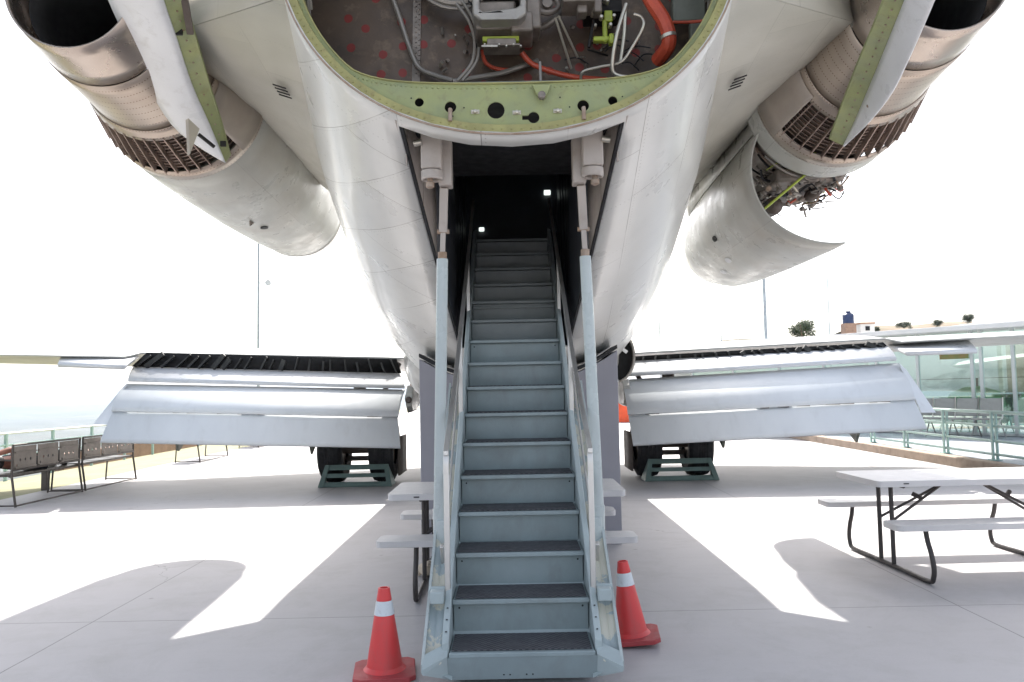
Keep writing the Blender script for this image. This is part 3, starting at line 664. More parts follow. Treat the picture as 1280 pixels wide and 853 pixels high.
# foot panel
m = MB()
m.add([(-.36, 3.925, .15), (.36, 3.925, .15), (.36, 3.965, .035), (-.36, 3.965, .035), (-.36, 4.3, .035), (.36, 4.3, .035)], [(0, 1, 2, 3), (3, 2, 5, 4)])
m.build('foot_panel', M_stair, stair, solid=.004, flat=True)
for x in (-.09, -.06, .02, .05): MB().lathe([(.005, 0), (.004, -.003)], (x, 3.956, .056), 8, 'y').build('foot_rivet', M_soot, stair)
for sx in (-1, 1):
    # flared skin tray beside the stringer, chipped cream and green paint
    def ed(Y): return .475
    m = MB(); rows = []
    for Y in (3.9, 4.1, 4.4, 4.7, 5.0, 5.4, 5.8):
        zi = sl(Y) - .01; zo = sl(Y) - .01
        rows.append([Vector((sx * (W2 + .036), Y, zi - .01)), Vector((sx * (ed(Y) * .55 + (W2 + .03) * .45), Y, zi - .04)), Vector((sx * ed(Y), Y, zo - .01))])
    m.rings(rows, False).build('side_tray', M_chip, stair, solid=.006)
    m = MB(); rows = []
    for Y in (3.87, 4.1, 4.4, 4.7, 5.0, 5.4, 5.8):
        z = sl(Y) - .015; x = ed(Y)
        rows.append([Vector((sx * (x - .008), Y, z + .022)), Vector((sx * (x + .006), Y, z + .022)), Vector((sx * (x + .006), Y, z - .02)), Vector((sx * (x - .008), Y, z - .02))])
    m.rings(rows).build('tray_edge', M_strut, stair)
    m = MB(); rows = []    # lower skin below the tray
    for Y in (3.93, 4.2, 4.6, 5.0, 5.4, 5.8):
        z = sl(Y) - .03; x = ed(Y); rows.append([Vector((sx * x, Y, z)), Vector((sx * (x - .03), Y, z - (.05 if Y < 4 else .09))), Vector((sx * .34, Y, z - (.10 if Y < 4 else .20)))])
    m.rings(rows, False).build('lower_skin', M_stairlt, stair, solid=.003, flat=True)
    # foot corner piece
    m = MB(); x0 = sx * .36
    m.add([(x0, 3.925, .155), (sx * .475, 3.84, .122), (sx * .472, 3.845, .098), (x0, 3.965, .035), (x0, 3.99, .20), (sx * .472, 3.92, .165)],
          [(0, 1, 2, 3), (0, 4, 5, 1)])
    m.build('foot_corner', M_stairlt, stair, solid=.003, flat=True)
    # flat aluminium posts and the handrail
    hp = [(4.2, .36), (5.45, sl(5.45) + .02), (6.6, sl(6.6) + .02)]
    def railz(Y): return lerp_tab([(4.2, 1.11), (5.2, 1.634), (7.88, 3.32)], Y)[0]
    for (Y, zb) in hp:
        tz = railz(Y) if Y > 4.3 else 1.09
        MB().bar((sx * .376, Y, zb), (sx * .376, Y + .002, tz), .03, .012, (0, 1, 0)).build('handrail_post', M_alu, stair, bevel=.004)
    rp = catmull([(sx * .376, 4.2, 1.0), (sx * .376, 4.21, 1.09), (sx * .376, 4.30, 1.165), (sx * .376, 5.2, 1.634), (sx * .376, 7.88, 3.32)], 5)
    m = MB()
    rows = []
    for k, p in enumerate(rp):
        t = (rp[min(k + 1, len(rp) - 1)] - rp[max(k - 1, 0)]).normalized(); u = Vector((0, -t.z, t.y))
        rows.append([p + Vector((-.013, 0, 0)) + u * .011, p + Vector((.013, 0, 0)) + u * .011, p + Vector((.013, 0, 0)) - u * .011, p + Vector((-.013, 0, 0)) - u * .011])
    m.rings(rows).build('handrail', M_alu, stair, bevel=.004)
    m = MB(); m.bar((sx * .385, 4.4, sl(4.4) + .30), (sx * .385, 7.4, sl(7.4) + .34), .008, .05, (0, 0, 1)); m.build('lower_handrail', M_alu, stair, bevel=.003)
    # clevis and catches at the foot
    m = MB().box((sx * .425, 4.14, .385), (.07, .07, .06)); m.tube([(sx * .38, 4.22, .40), (sx * .475, 4.22, .40)], .018); m.build('lower_catch', M_stairlt, stair, bevel=.006)
    m = MB().box((sx * .44, 4.6, .62), (.055, .07, .16)); m.tube([(sx * .40, 4.58, .60), (sx * .485, 4.58, .60)], .016); m.build('strut_clevis', M_strut, stair, bevel=.006)
    for k in range(3): MB().lathe([(.005, 0), (.004, .004)], (sx * (W2 + .02), 3.99 + k * .055, sl(3.99 + k * .055) + .038 + k * .004), 8).build('stringer_screw', M_soot, stair)
    MB().box((sx * .42, 4.42, .53), (.02, .03, .16), Matrix.Rotation(R(35), 3, 'X')).build('side_bracket', M_alu, stair, bevel=.004)
m = MB().poly([(-.40, 4.06, .04), (.40, 4.06, .04), (.36, 7.8, 2.55), (-.36, 7.8, 2.55)], (0, 0, .02)); m.build('stair_underside', M_stairlt, stair)

# ---------------- pylons
def pylon(sx):
    top = [(1.12, 4.30, 3.66), (1.36, 5.5, 3.52), (1.55, 6.8, 3.40), (1.61, 7.9, 3.35), (1.61, 8.6, 3.33)]
    nac = [(2.32, 5.22, 3.84), (2.28, 5.8, 3.84), (2.22, 6.8, 3.83), (2.2, 7.9, 3.82), (2.2, 8.6, 3.81)]
    m = MB(); rows = []; K = 6
    for a, b in zip(top, nac):
        a = Vector(a); b = Vector(b); lo = [a.lerp(b, k / K) for k in range(K + 1)]
        rows.append(lo)
    vs = [Vector((sx * p.x, p.y, p.z)) for r_ in rows for p in r_]; n = K + 1; fs = []; uvs = []
    for i in range(len(rows) - 1):
        for j in range(K):
            idx = (i * n + j, i * n + j + 1, (i + 1) * n + j + 1, (i + 1) * n + j); fs.append(idx); uvs.append([(vs[q].y, abs(vs[q].x)) for q in idx])
    m.add(vs, fs, uvs)
    m.add([v + Vector((0, 0.03 if v.y < 5.5 else 0, .28)) for v in vs], fs, uvs)
    # trailing edge close
    nb = len(vs)
    m.f.append([0, K, nb + K, nb]); 
    for j in range(K): pass
    o = m.build('engine_pylon', M_pylon, plane, solid=.006)
    nrm = Vector((-.25 * sx, -.08, -1)).normalized()
    for k in range(4):
        c = Vector((sx * 1.62, 5.50 + k * .05, 3.585 - k * .005)); MB().bar(c + Vector((-.045, 0, -.0153 * sx)), c + Vector((.045, 0, .0153 * sx)), .018, .006).build('louvre', M_soot, o)
    x0 = 2.04 if sx < 0 else 1.95  # added plate ahead of the pylon, shaped to widen the engine shadow on the apron
    MB().poly([(sx * x0, 8.5, 3.80), (sx * 2.3, 8.5, 3.82), (sx * 2.34, 10.0, 3.78), (sx * (x0 + .12), 9.9, 3.76)] if sx < 0 else [(x0 + .02, 8.3, 3.70), (2.3, 8.3, 3.80), (2.34, 10.35, 3.78), (2.2, 10.3, 3.76), (2.05, 9.9, 3.74), (x0, 9.2, 3.72)], (0, 0, .08)).build('pylon_shadow_plate', M_cowl, o, bevel=.02)
    e = MB().tube([Vector((sx * p[0], p[1], p[2] - .012)) for p in nac], .022, 8); e.build('pylon_edge_fillet', M_cowl, o)
    e = MB().tube([Vector((sx * (p[0] - .0), p[1], p[2] - .008)) for p in top], .014, 8); e.build('pylon_root_seal', M_cowl, o)
    return o
pylon(-1); pylon(1)

# ---------------- engines
NP = [(4.82, .405, 3.99), (5.24, .455, 3.965), (5.9, .50, 3.935), (6.5, .665, 3.91), (7.0, .69, 3.89), (7.5, .69, 3.87), (8.5, .67, 3.82), (9.5, .62, 3.77), (10.1, .57, 3.74), (10.35, .50, 3.73)]
EX = 2.73
def nac_pt(sx, Y, ang, dr=0, tab=None):
    r_, zc = lerp_tab(tab or NP, Y); return Vector((sx * EX + (r_ + dr) * math.cos(ang), Y, zc + (r_ + dr) * math.sin(ang)))
def shell(sx, y0, y1, a0=0, a1=360, dr=0, nY=8, nA=64, dz=0, tab=None):
    m = MB(); full = a1 - a0 >= 359.9; ys = [y0 + (y1 - y0) * k / nY for k in range(nY + 1)]; n = nA if full else nA + 1
    vs = []
    for Y in ys:
        for k in range(n): vs.append(nac_pt(sx, Y, R(a0 + (a1 - a0) * k / nA), dr, tab) + Vector((0, 0, dz)))
    fs = []; uvs = []; r_ = .65
    for i in range(nY):
        for j in range(nA):
            k = (j + 1) % n; fs.append((i * n + j, i * n + k, (i + 1) * n + k, (i + 1) * n + j))
            u0 = r_ * R(a0 + (a1 - a0) * j / nA); u1 = r_ * R(a0 + (a1 - a0) * (j + 1) / nA)
            uvs.append([(ys[i], u0), (ys[i], u1), (ys[i + 1], u1), (ys[i + 1], u0)])
    m.add(vs, fs, uvs); return m
def engine(sx):
    if sx < 0:
        nac = shell(sx, 6.6, 10.35, nY=16).build('engine_nacelle', M_cowl, plane, solid=.01)
    else:
        nac = shell(sx, 6.6, 6.85).build('engine_nacelle', M_cowl, plane, solid=.03)
    def sub(m, name, mt, **kw): return m.build(name, mt, nac, **kw)
    sub(shell(sx, 4.82, 5.235, nY=4), 'exhaust_nozzle', M_ttip, solid=.012)
    sub(shell(sx, 5.05, 6.3, dr=-.03, nY=6, tab=[(5.05, .415, 3.975), (5.6, .36, 3.95), (6.3, .36, 3.92)]), 'jet_pipe', M_soot, solid=.004)
    c = Vector((sx * EX, 5.9, 3.93)); m = MB().lathe([(.16, 0), (.1, -.3), (.02, -.5)], c, 24, 'y')
    for k in range(8):
        a = R(45 * k); m.bar(c + Vector((.1 * math.cos(a), 0, .1 * math.sin(a))), c + Vector((.36 * math.cos(a), 0, .36 * math.sin(a))), .02, .12, (0, 1, 0))
    sub(m, 'exhaust_cone', M_soot)
    sub(MB().lathe([(.36, 0), (.36, .01)], c + Vector((0, .38, 0)), 32, 'y'), 'turbine_disc', M_soot)
    sub(shell(sx, 5.245, 5.93, dr=.006, nY=6), 'riveted_shroud', M_heat, solid=.008)
    sub(shell(sx, 5.96, 6.52, *((318, 400) if sx < 0 else (140, 218)), dr=.016, nY=4, nA=20), 'cascade_blanking_panel', M_blank, solid=.01)
    sub(shell(sx, 5.9, 6.02, dr=.018, nY=3), 'shroud_band', M_heat, solid=.008)
    sub(shell(sx, 5.95, 6.5, dr=-.05, nY=4), 'cascade_core', M_casccore, solid=.01)
    m = MB()      # cascade vanes and stringers
    for k in range(44):
        a = R(360 * k / 44)
        p = [nac_pt(sx, Y, a, -.004) for Y in (6.0, 6.2, 6.46)]
        for u, v in zip(p, p[1:]): m.bar(u, v, .009, .05, (math.cos(a), 0, math.sin(a)))
    for Yv in (6.05, 6.09, 6.13, 6.17, 6.21, 6.25, 6.29, 6.33, 6.37, 6.41):
        rows = []
        for k in range(65):
            a = R(360 * k / 64); rows.append([nac_pt(sx, Yv, a, -.016), nac_pt(sx, Yv + .006, a, -.016), nac_pt(sx, Yv + .02, a, -.04), nac_pt(sx, Yv + .014, a, -.04)])
        m.rings(rows, True, False, False)
    sub(m, 'cascade_vanes', M_casc)
    sub(shell(sx, 6.45, 6.6, dr=.004, nY=2), 'cascade_rear_ring', M_heat, solid=.01)
    sub(shell(sx, 6.598, 6.612, dr=-.003, nY=1), 'cowl_seam', M_soot)
    # small drain fittings outside
    for (Y, a) in ((8.0, 262),):
        p = nac_pt(sx, Y, R(a if sx > 0 else 540 - a), .002); q = p + Vector((0, -.05, -.05))
        if sx < 0: sub(MB().poly([p + Vector((0, .08, .01)), q + Vector((0, .0, 0)), p + Vector((0, -.06, 0))], (.012, 0, 0)), 'drain_mast', M_cast)
    if sx < 0:
        for (px, py, sz) in ((268, 265, 8), (331, 284, 6)):
            # opening rim on the cowl underside
            best = None
            for k in range(400):
                Y = 6.8 + k * .008
                for ai in range(200, 300, 2):
                    q = nac_pt(sx, Y, R(ai), .003); d = q - CP; f_ = d.dot(FWD); X = d.dot(cx) / f_ * FPX + 640; Z = 426.5 - d.dot(cy) / f_ * FPX
                    e = (X - px) ** 2 + (Z - py) ** 2
                    if best is None or e < best[0]: best = (e, q, ai)
            q, ai = best[1], R(best[2]); nrm = Vector((math.cos(ai), 0, math.sin(ai))); tan = Vector((-math.sin(ai), 0, math.cos(ai)))
            pts = [q + tan * (.038 * math.cos(t)) + Vector((0, 1, 0)) * (.06 * math.sin(t)) for t in [2 * math.pi * k / 16 for k in range(16)]]
            sub(MB().poly(pts, nrm * .004), 'vent_port', M_soot)
        sub(shell(sx, 10.1, 10.4, dr=.004, nY=3), 'intake_lip', M_alu, solid=.03)
        sub(shell(sx, 7.2, 10.3, dr=-.1, nY=3), 'intake_duct', M_tank)
    else:
        sub(shell(sx, 6.85, 10.35, 8, 172, nY=12), 'upper_cowl', M_cowl, solid=.012)
        sub(shell(sx, 6.86, 9.9, dr=-.0, nY=8, tab=[(6.86, .56, 3.88), (7.3, .5, 3.88), (8.6, .46, 3.84), (9.9, .5, 3.78)]), 'engine_casing', mat('brown_engine_casing', (.3, .25, .22), .4, .6, .1, 3, dirt=.4, dirtcol=(.15, .1, .08), ds=6, panels=(.35, .3, (.08, .06, .05), .6)), solid=.01)
        for Y in (7.05, 7.3, 8.3):
            t = shell(sx, Y, Y + .04, nY=1, tab=[(6.86, .59, 3.88), (7.3, .53, 3.88), (8.6, .49, 3.84)])
            for k in range(60):
                p = nac_pt(sx, Y, R(6 * k), -.0, [(6.86, .585, 3.88), (7.3, .525, 3.88), (8.6, .485, 3.84)]); t.lathe([(.008, 0), (.008, -.015)], p, 6, 'y')
            sub(t, 'casing_flange', M_casc, solid=.02)
        for k in range(12):   # wiring harnesses wrapped round the casing
            Yh = 7.0 + k * .11; dr_h = .03 + (k % 3) * .035
            sub(MB().tube([nac_pt(sx, Yh + .03 * math.sin(a * .1 + k), R(a), dr_h, [(6.86, .56, 3.88), (7.3, .5, 3.88), (8.6, .46, 3.84), (9.9, .5, 3.78)]) for a in range(215 + (k * 7) % 20, 318 - (k * 11) % 25, 6)], .010 + .004 * (k % 2), 7), 'wiring_harness', (M_rubber, M_pipe, M_gearbr)[k % 3])
        sub(MB().box((2.72, 7.6, 3.33), (.62, .9, .13)).lathe([(.05, 0), (.075, .02), (.075, .3), (.05, .32)], (2.98, 7.1, 3.36), 14, 'y'), 'gearbox_casing', M_cast, bevel=.03)
        # opened lower cowl hanging from the pylon side
        door = [(6.62, .68, 3.27), (7.0, .69, 3.265), (8.0, .675, 3.25), (9.0, .65, 3.24), (9.8, .60, 3.24), (10.3, .50, 3.24)]
        ds = shell(sx, 6.75, 10.35, 148, 273, nY=14, nA=44, tab=door)
        # rear edge sweeps: shift the vertices near the free edge backwards
        for k, v in enumerate(ds.v):
            v = Vector(v); ang = (k % 45) / 44; row = k // 45
            if ang > .55: v.y -= (ang - .55) * .35 * (1 - row / 14)
            ds.v[k] = tuple(v)
        dr_ = sub(ds, 'open_lower_cowl', M_cowl, solid=.015); dr_['label'] = 'lower engine cowl hanging open below the bared engine'
        top_e = MB(); rows = []
        for k in range(16):
            Y = 6.75 + k * .22; q = nac_pt(sx, Y, R(148), 0, door); rows.append([q, q + Vector((.0, 0, .0)), Vector((2.19, Y, 3.86)), Vector((2.17, Y, 3.86))])
        top_e.rings([[r[0], r[2]] for r in rows], False); sub(top_e, 'cowl_hinge_panel', M_cowl, solid=.012)
        # accessory gearbox, pipes and wiring
        rnd = random.Random(3)
        g = MB().lathe([(.03, -.03), (.06, 0), (.085, .02), (.085, .16), (.07, .2)], (2.50, 7.5, 3.13), 20, 'y'); g.box((2.7, 7.8, 3.34), (.5, .6, .16)); g.lathe([(.03, -.04), (.05, 0), (.055, .02), (.055, .14)], (2.86, 7.45, 3.22), 16, 'y'); g.lathe([(.05, 0), (.05, .2)], (2.40, 7.6, 3.24), 16, 'y')
        sub(g, 'accessory_gearbox', M_gearbr, bevel=.01)
        mats = [M_pipe, M_pipesh, M_cast, M_rust, M_rubber, M_ygreen, M_hose, M_beige]
        for k in range(170):
            a = Vector((rnd.uniform(2.28, 3.18), rnd.uniform(6.95, 8.2), rnd.uniform(3.14, 3.45)))
            lim = 3.43 - (a.x - 2.3) * .0; a.z = min(a.z, lim)
            a.x = min(a.x, 2.98)
            if a.x > 2.85: a.z = max(a.z, 3.05 + (a.x - 2.85) * 1.1)
            b = a + Vector((rnd.uniform(-.16, .16), rnd.uniform(-.2, .2), rnd.uniform(-.06, .09))); mid = (a + b) / 2 + Vector((rnd.uniform(-.07, .07), rnd.uniform(-.08, .08), rnd.uniform(-.06, .07)))
            if k % 5 == 0: sub(MB().lathe([(.012, 0), (.024, .01), (.024, .05), (.012, .065)], a, 10, 'y'), 'pipe_fitting', rnd.choice(mats[:4]))
            else: sub(MB().tube(catmull([a, mid, b], 5), rnd.choice([.004, .006, .008, .012]), 7), 'engine_pipe', rnd.choices(mats, [3, 1.5, 4, 3, 9, .6, .8, 2])[0])
        sub(MB().tube([P(955, 262, 6.95), P(1012, 214, 6.95)], .011, 8), 'cowl_stay_rod', M_ygreen)
        q = nac_pt(sx, 8.6, R(215), .004, door); 
        for (Y, a, s_) in ((8.3, 205, .045), (8.4, 228, .05), (8.9, 236, .05)):
            q = nac_pt(sx, Y, R(a), .003, door); nrm = Vector((math.cos(R(a)), 0, math.sin(R(a)))); tan = Vector((-math.sin(R(a)), 0, math.cos(R(a))))
            sub(MB().poly([q + tan * (s_ * math.cos(t)) * .7 + Vector((0, 1, 0)) * (s_ * 1.6 * math.sin(t)) for t in [2 * math.pi * k / 14 for k in range(14)]], nrm * .004), 'vent_port', M_soot if s_ < .05 else M_white)
    # thrust reverser door with its green primed edge
    if sx < 0:
        out = [(110, -70, 4.2), (137, 0, 4.72), (160, 50, 5.05), (190, 115, 5.5), (225, 165, 5.85), (282, 203, 6.1)]
        inn = [(185, -70, 4.15), (205, 0, 4.62), (222, 50, 4.95), (240, 105, 5.4), (262, 155, 5.8), (282, 203, 6.1)]
        grn = [(208, -70, 4.2), (228, 0, 4.68), (243, 50, 5.0), (259, 105, 5.45), (275, 155, 5.85), (286, 196, 6.12)]
    else:
        out = [(1197, -70, 4.0), (1169, 0, 4.42), (1152, 40, 4.68), (1134, 80, 4.95), (1116, 116, 5.2), (1089, 151, 5.6), (1056, 183, 6.08)]
        inn = [(1158, -70, 4.15), (1132, 0, 4.62), (1116, 40, 4.92), (1100, 80, 5.25), (1085, 116, 5.52), (1070, 151, 5.8), (1055, 183, 6.1)]
        grn = [(1134, -70, 4.2), (1108, 0, 4.68), (1092, 40, 4.97), (1075, 80, 5.3), (1061, 116, 5.57), (1048, 151, 5.85), (1039, 176, 6.12)]
    o_ = catmull([P(*q) for q in out], 4); i_ = catmull([P(*q) for q in inn], 4); g_ = catmull([P(*q) for q in grn], 4)
    rows = []
    for a, b in zip(o_, i_):
        row = []
        for k in range(7):
            t = k / 6; p = a.lerp(b, t); w_ = (a - b).length; p = p + Vector((0, -.6, -.8)).normalized() * (.09 * w_ * math.sin(math.pi * t)); row.append(p)
        rows.append(row)
    rd = sub(MB().rings(rows, False), 'reverser_door', M_white, solid=.012)
    rows = [[a, a.lerp(b, .08) + Vector((0, -.003, 0)), a.lerp(b, .92) + Vector((0, .03, .02)), b + Vector((0, .02, .02)), b + Vector((0, .05, .03)), a + Vector((0, .07, .05))] for a, b in zip(i_, g_)]
    sub(MB().rings(rows), 'reverser_door_edge', M_prim)
    for k in range(2, len(i_) - 2): sub(MB().lathe([(.006, 0), (.005, -.006)], i_[k].lerp(g_[k], .5) + Vector((0, .012, 0)), 8, 'y'), 'edge_bolt', M_rust)
    if sx < 0:
        sub(MB().poly([P(232, 150, 5.6), P(246, 163, 5.7), P(234, 195, 5.72)], (.02, 0, .01)), 'door_arm', M_pipesh)
        sub(MB().bar(P(248, 168, 5.72), P(268, 184, 5.8), .02, .02), 'door_slot', M_soot)
        sub(MB().box(P(224, 38, 4.9), (.04, .02, .06)), 'edge_pocket', M_soot); sub(MB().box(P(279, 180, 5.95), (.04, .02, .04)), 'edge_pocket', M_soot)
        sub(MB().bar(P(226, -30, 4.6), P(238, 42, 4.9), .04, .03), 'door_track', M_gearbr)
    else:
        sub(MB().lathe([(.012, 0), (.01, -.01)], P(1085, 133, 5.55), 10, 'y'), 'door_bolt', M_rust)
engine(-1); engine(1)

# ---------------- belly fairing, gear and wings
m = MB(); rows = []
for (Y, a, b, zc) in ((9.2, .9, .5, 1.95), (9.7, 1.28, .74, 1.88), (10.3, 1.42, .82, 1.87), (12, 1.5, .86, 1.85), (16, 1.5, .86, 1.85), (18, 1.2, .7, 1.85)):
    rows.append([Vector((a * math.copysign(abs(math.cos(t)) ** .85, math.cos(t)), Y, zc + b * math.copysign(abs(math.sin(t)) ** .85, math.sin(t)))) for t in [2 * math.pi * k / 40 for k in range(40)]])
m.rings(rows).build('wing_fairing', M_skin, plane, sharp=60)

def airfoil(X, le, te, z, th, droop=0):
    pts = []
    for t, u in ((0, 0), (.02, .35), (.08, .65), (.2, .9), (.4, 1), (.65, .75), (.85, .4), (1, .06), (1, -.06), (.8, -.2), (.5, -.55), (.2, -.6), (.05, -.35)):
        pts.append(Vector((X, le + (te - le) * t, z + u * th / 2 - (t ** 3) * droop)))
    return pts
for sx in (-1, 1):
    m = MB().rings([airfoil(sx * 1.3, 17.2, 12.75, 1.94, .5), airfoil(sx * 5.9, 15.9, 12.7, 2.12, .36), airfoil(sx * 6.05, 15.9, 12.45, 2.05, .32), airfoil(sx * 14, 12.7, 10.9, 2.28, .16)])
    wg = m.build('wing', M_wing, plane, sharp=40)
    def FP(px, py, Y): return P(px, py, Y)
    if sx < 0:
        tab = ((500, 560), (125, 553), (497, 522), (141, 514.5)); main = ((498, 520.5), (139, 513.5), (506, 487), (158, 480)); vane = ((506, 484), (160, 475), (499, 466), (168, 457))
        cove = ((502, 467), (165, 458.5), (496, 449), (184, 441)); ail = ((155, 458), (72, 455), (181, 439), (82, 437)); side = ((116, 531), (135, 531), (158, 480), (150, 488))
    else:
        tab = ((792, 557), (1159, 536), (786, 519.5), (1143, 500.5)); main = ((785, 518), (1144, 499), (777, 475), (1122, 454)); vane = ((781, 469), (1121, 449), (783, 451), (1107, 431))
        cove = ((783, 452), (1110, 434), (783, 446), (1104, 428)); ail = ((1134, 441), (1222, 438), (1106, 430), (1205, 420)); side = ((1170, 516), (1152, 516), (1124, 454), (1133, 462))
    def panel(name, q, Yb, Yt, bulge, mt, rise=0, parent=plane):
        a, b, c, d = q; bl, br_, tl, tr = P(*a, Yb), P(*b, Yb), P(*c, Yt), P(*d, Yt); rows = []
        for k in range(9):
            t = k / 8; l = bl.lerp(tl, t); r2 = br_.lerp(tr, t); off = Vector((0, -.55, .83)) * bulge * (math.sin(math.pi * t ** .8)); rows.append([l + off, l.lerp(r2, .5) + off, r2 + off])
        mm = MB().rings(rows, False)
        return mm.build(name, mt, parent, solid=-.05 if bulge < .02 else -.03)
    fp = panel('main_flap', main, 11.42, 12.1, .06, M_flap)
    panel('flap_tab', tab, 11.28, 11.45, .012, M_flap, parent=fp)
    panel('flap_vane', vane, 12.0, 12.75, .03, M_white, parent=fp)
    panel('aileron', ail, 12.0, 13.1, .01, M_white)
    # thin bright/dark hinge gap bits
    g = MB(); rnd = random.Random(5)
    L0, L1 = P(*tab[2], 11.47), P(*tab[3], 11.47)
    for k in range(9):
        t = .06 + .88 * rnd.random(); c = L0.lerp(L1, t) + Vector((0, -.02, .01)); g.box(c, (.1 + rnd.random() * .12, .03, .018))
    g.build('hinge_fitting', M_gearbr, fp)
    # flank of the flap at its outer end
    mb = MB().poly([P(side[0][0], side[0][1], 11.42), P(side[1][0], side[1][1], 11.40), P(side[2][0], side[2][1], 11.93), P(side[3][0], side[3][1], 11.95)], (0, .03, 0))
    mb.build('flap_end_rib', M_flap, fp)
    cv = MB(); a, b, c, d = [P(*q, 12.62) for q in cove]; cv.add([a, b, d, c], [(0, 1, 2, 3)]); cvo = cv.build('flap_cove', M_soot, wg, solid=.02)
    rc = random.Random(8)
    for k in range(22):
        t = (k + .5 + rc.uniform(-.3, .3)) / 22; lo = a.lerp(b, t); hi = c.lerp(d, t * .97 + .01); MB().bar(lo + Vector((0, -.05, 0)), lo.lerp(hi, rc.uniform(.7, 1)) + Vector((0, -.05, 0)), rc.choice([.02, .03, .07]), .06, (0, 1, 0)).build('cove_rib', M_coverib, cvo)
    for (px, py) in (((218, 557), (386, 561)) if sx < 0 else ((905, 553), (1073, 546))):
        c = P(px, py, 11.6); MB().poly([c + Vector((-.0, 0, .06)), c + Vector((.0, .5, .12)), c + Vector((0, .1, -.09))], (.03, 0, 0)).build('flap_hinge_fairing', M_tank, fp)
    # landing gear
    gx = sx * 2.5; lg = MB().tube([(gx, 12.95, .55), (gx, 13.0, 1.9)], .10, 16); lg.tube([(gx - .42, 12.95, .52), (gx + .42, 12.95, .52)], .07, 12); lg.tube([(gx, 12.9, .7), (gx - sx * .6, 13.3, 1.9)], .04)
    gear = lg.build('landing_gear', M_gearbr, plane)
    for q in (-.40, .40):
        t = MB(); pr = [(.26, -.17), (.44, -.19), (.51, -.15), (.53, -.08)] + [(.53 - (.008 if k % 2 else 0), -.08 + k * .02) for k in range(1, 8)] + [(.53, .08), (.51, .15), (.44, .19), (.26, .17)]
        t.lathe(pr, (gx + q, 12.95, .53), 48, 'x', cap=False); t.build('wheel', M_tyre, gear)
        r_ = MB().lathe([(.27, -.13), (.2, -.1), (.1, -.06), (.1, .06), (.2, .1), (.27, .13)], (gx + q, 12.95, .53), 32, 'x'); r_.build('wheel_hub', M_cast, gear)
    MB().box((gx, 13.02, .66), (.46, .22, .12)).build('brake_housing', M_gearbr, gear, bevel=.02); MB().box((gx, 13.1, .36), (.5, .05, .08)).build('tow_lug', M_gearbr, gear, bevel=.01)
    d = MB(); rows = []
    for k in range(9):
        z = .12 + k * .075; rows.append([Vector((sx * (1.84 - .0), 12.6, z)), Vector((sx * (1.84 - .0), 13.4, z))])
    d.rings(rows, False).build('gear_door', M_gearbr, plane, solid=.03)
    # hydraulic bits under the wing root
    hx = P(512 if sx < 0 else 783, 500 if sx < 0 else 492, 11.95)
    MB().rings([[hx + Vector((sx * a * .06, yy, b)) for a, b in ((-1, .18 * q), (.6, .22 * q), (1, .05 * q), (.5, -.2 * q), (-.8, -.16 * q))] for yy, q in ((-.12, .55), (0, 1), (.5, 1), (.9, .5))]).build('flap_track_fairing', M_cowl, plane, bevel=.01)
    m = MB().lathe([(.035, -.03), (.05, 0), (.05, .03), (.03, .04)], hx + Vector((0, -.13, .0)), 14, 'y'); m.build('track_bolt', M_gearbr, plane)
    MB().bar(hx + Vector((0, .1, .16)), hx + Vector((-.05 * sx, .5, .42)), .05, .05).build('flap_actuator', M_cast, plane)
# hanging curved door beside the support on the right
c = P(770, 445, 9.6); rows = []
for k in range(15):
    a = R(-75 + k * 9); rows.append([c + Vector((.21 * math.cos(a), 0, .30 * math.sin(a))), c + Vector((.235 * math.cos(a), 0, .325 * math.sin(a))), c + Vector((.235 * math.cos(a), .3, .325 * math.sin(a))), c + Vector((.21 * math.cos(a), .3, .30 * math.sin(a)))])
MB().rings(rows).build('hatch_rim', M_pipe, plane)
m = MB(); m.add([c + Vector((-.1, .1, 0))] + [c + Vector((.21 * math.cos(R(a)), .1, .30 * math.sin(R(a)))) for a in range(-80, 60, 10)], [tuple(range(15))]); m.build('hatch_well', M_soot, plane)
m = MB(); m.bar(c + Vector((-.1, .04, .22)), c + Vector((.14, .04, .04)), .02, .04); m.bar(c + Vector((-.1, .04, .10)), c + Vector((.1, .04, .26)), .02, .04); m.build('hatch_brace', M_alu, plane)
# vertical fin above (outside the frame, keeps the aircraft whole)
m = MB().rings([[Vector((-.16, 2.8, 5.0)), Vector((.16, 2.8, 5.0)), Vector((.2, 6.5, 4.8)), Vector((.05, 10.5, 4.7)), Vector((-.05, 10.5, 4.7)), Vector((-.2, 6.5, 4.8))],
                [Vector((-.08, .4, 8.3)), Vector((.08, .4, 8.3)), Vector((.12, 2.2, 8.3)), Vector((.03, 3.6, 8.3)), Vector((-.03, 3.6, 8.3)), Vector((-.12, 2.2, 8.3))]])
m.build('tail_fin', M_white, plane)

# ================================================================== support under the tail
PX0, PX1, PY0, PY1 = -.89, .96, 7.46, 7.95
def fz(x, Y=7.46):
    e = edge_ang(Y, min(abs(x), 1.5)); return sec_pt(Y, e).z
sup = thing('tail_support', 'mauve grey painted steel support block cradling the belly behind the airstair', 'support', (0, 7.7, 0), world=True)
xs = [PX0 + (PX1 - PX0) * k / 16 for k in range(17)]
m = MB().poly([(PX0, PY0, 0.0), (PX1, PY0, 0.0)] + [(x, PY0, fz(x, 7.95) - .06) for x in reversed(xs)], (0, PY1 - PY0, 0)); m.build('support_body', M_pillar, sup, bevel=.008)
rows = []
for x in xs:
    rows.append([Vector((x, PY0 - .01, fz(x, 7.9) - .055)), Vector((x, PY1 + .01, fz(x, 7.9) - .055)), Vector((x, PY1 + .01, fz(x, 7.9) - .02)), Vector((x, PY0 - .01, fz(x, 7.9) - .02))])
MB().rings(rows).build('cradle_pad', M_rubber, sup)
m = MB()
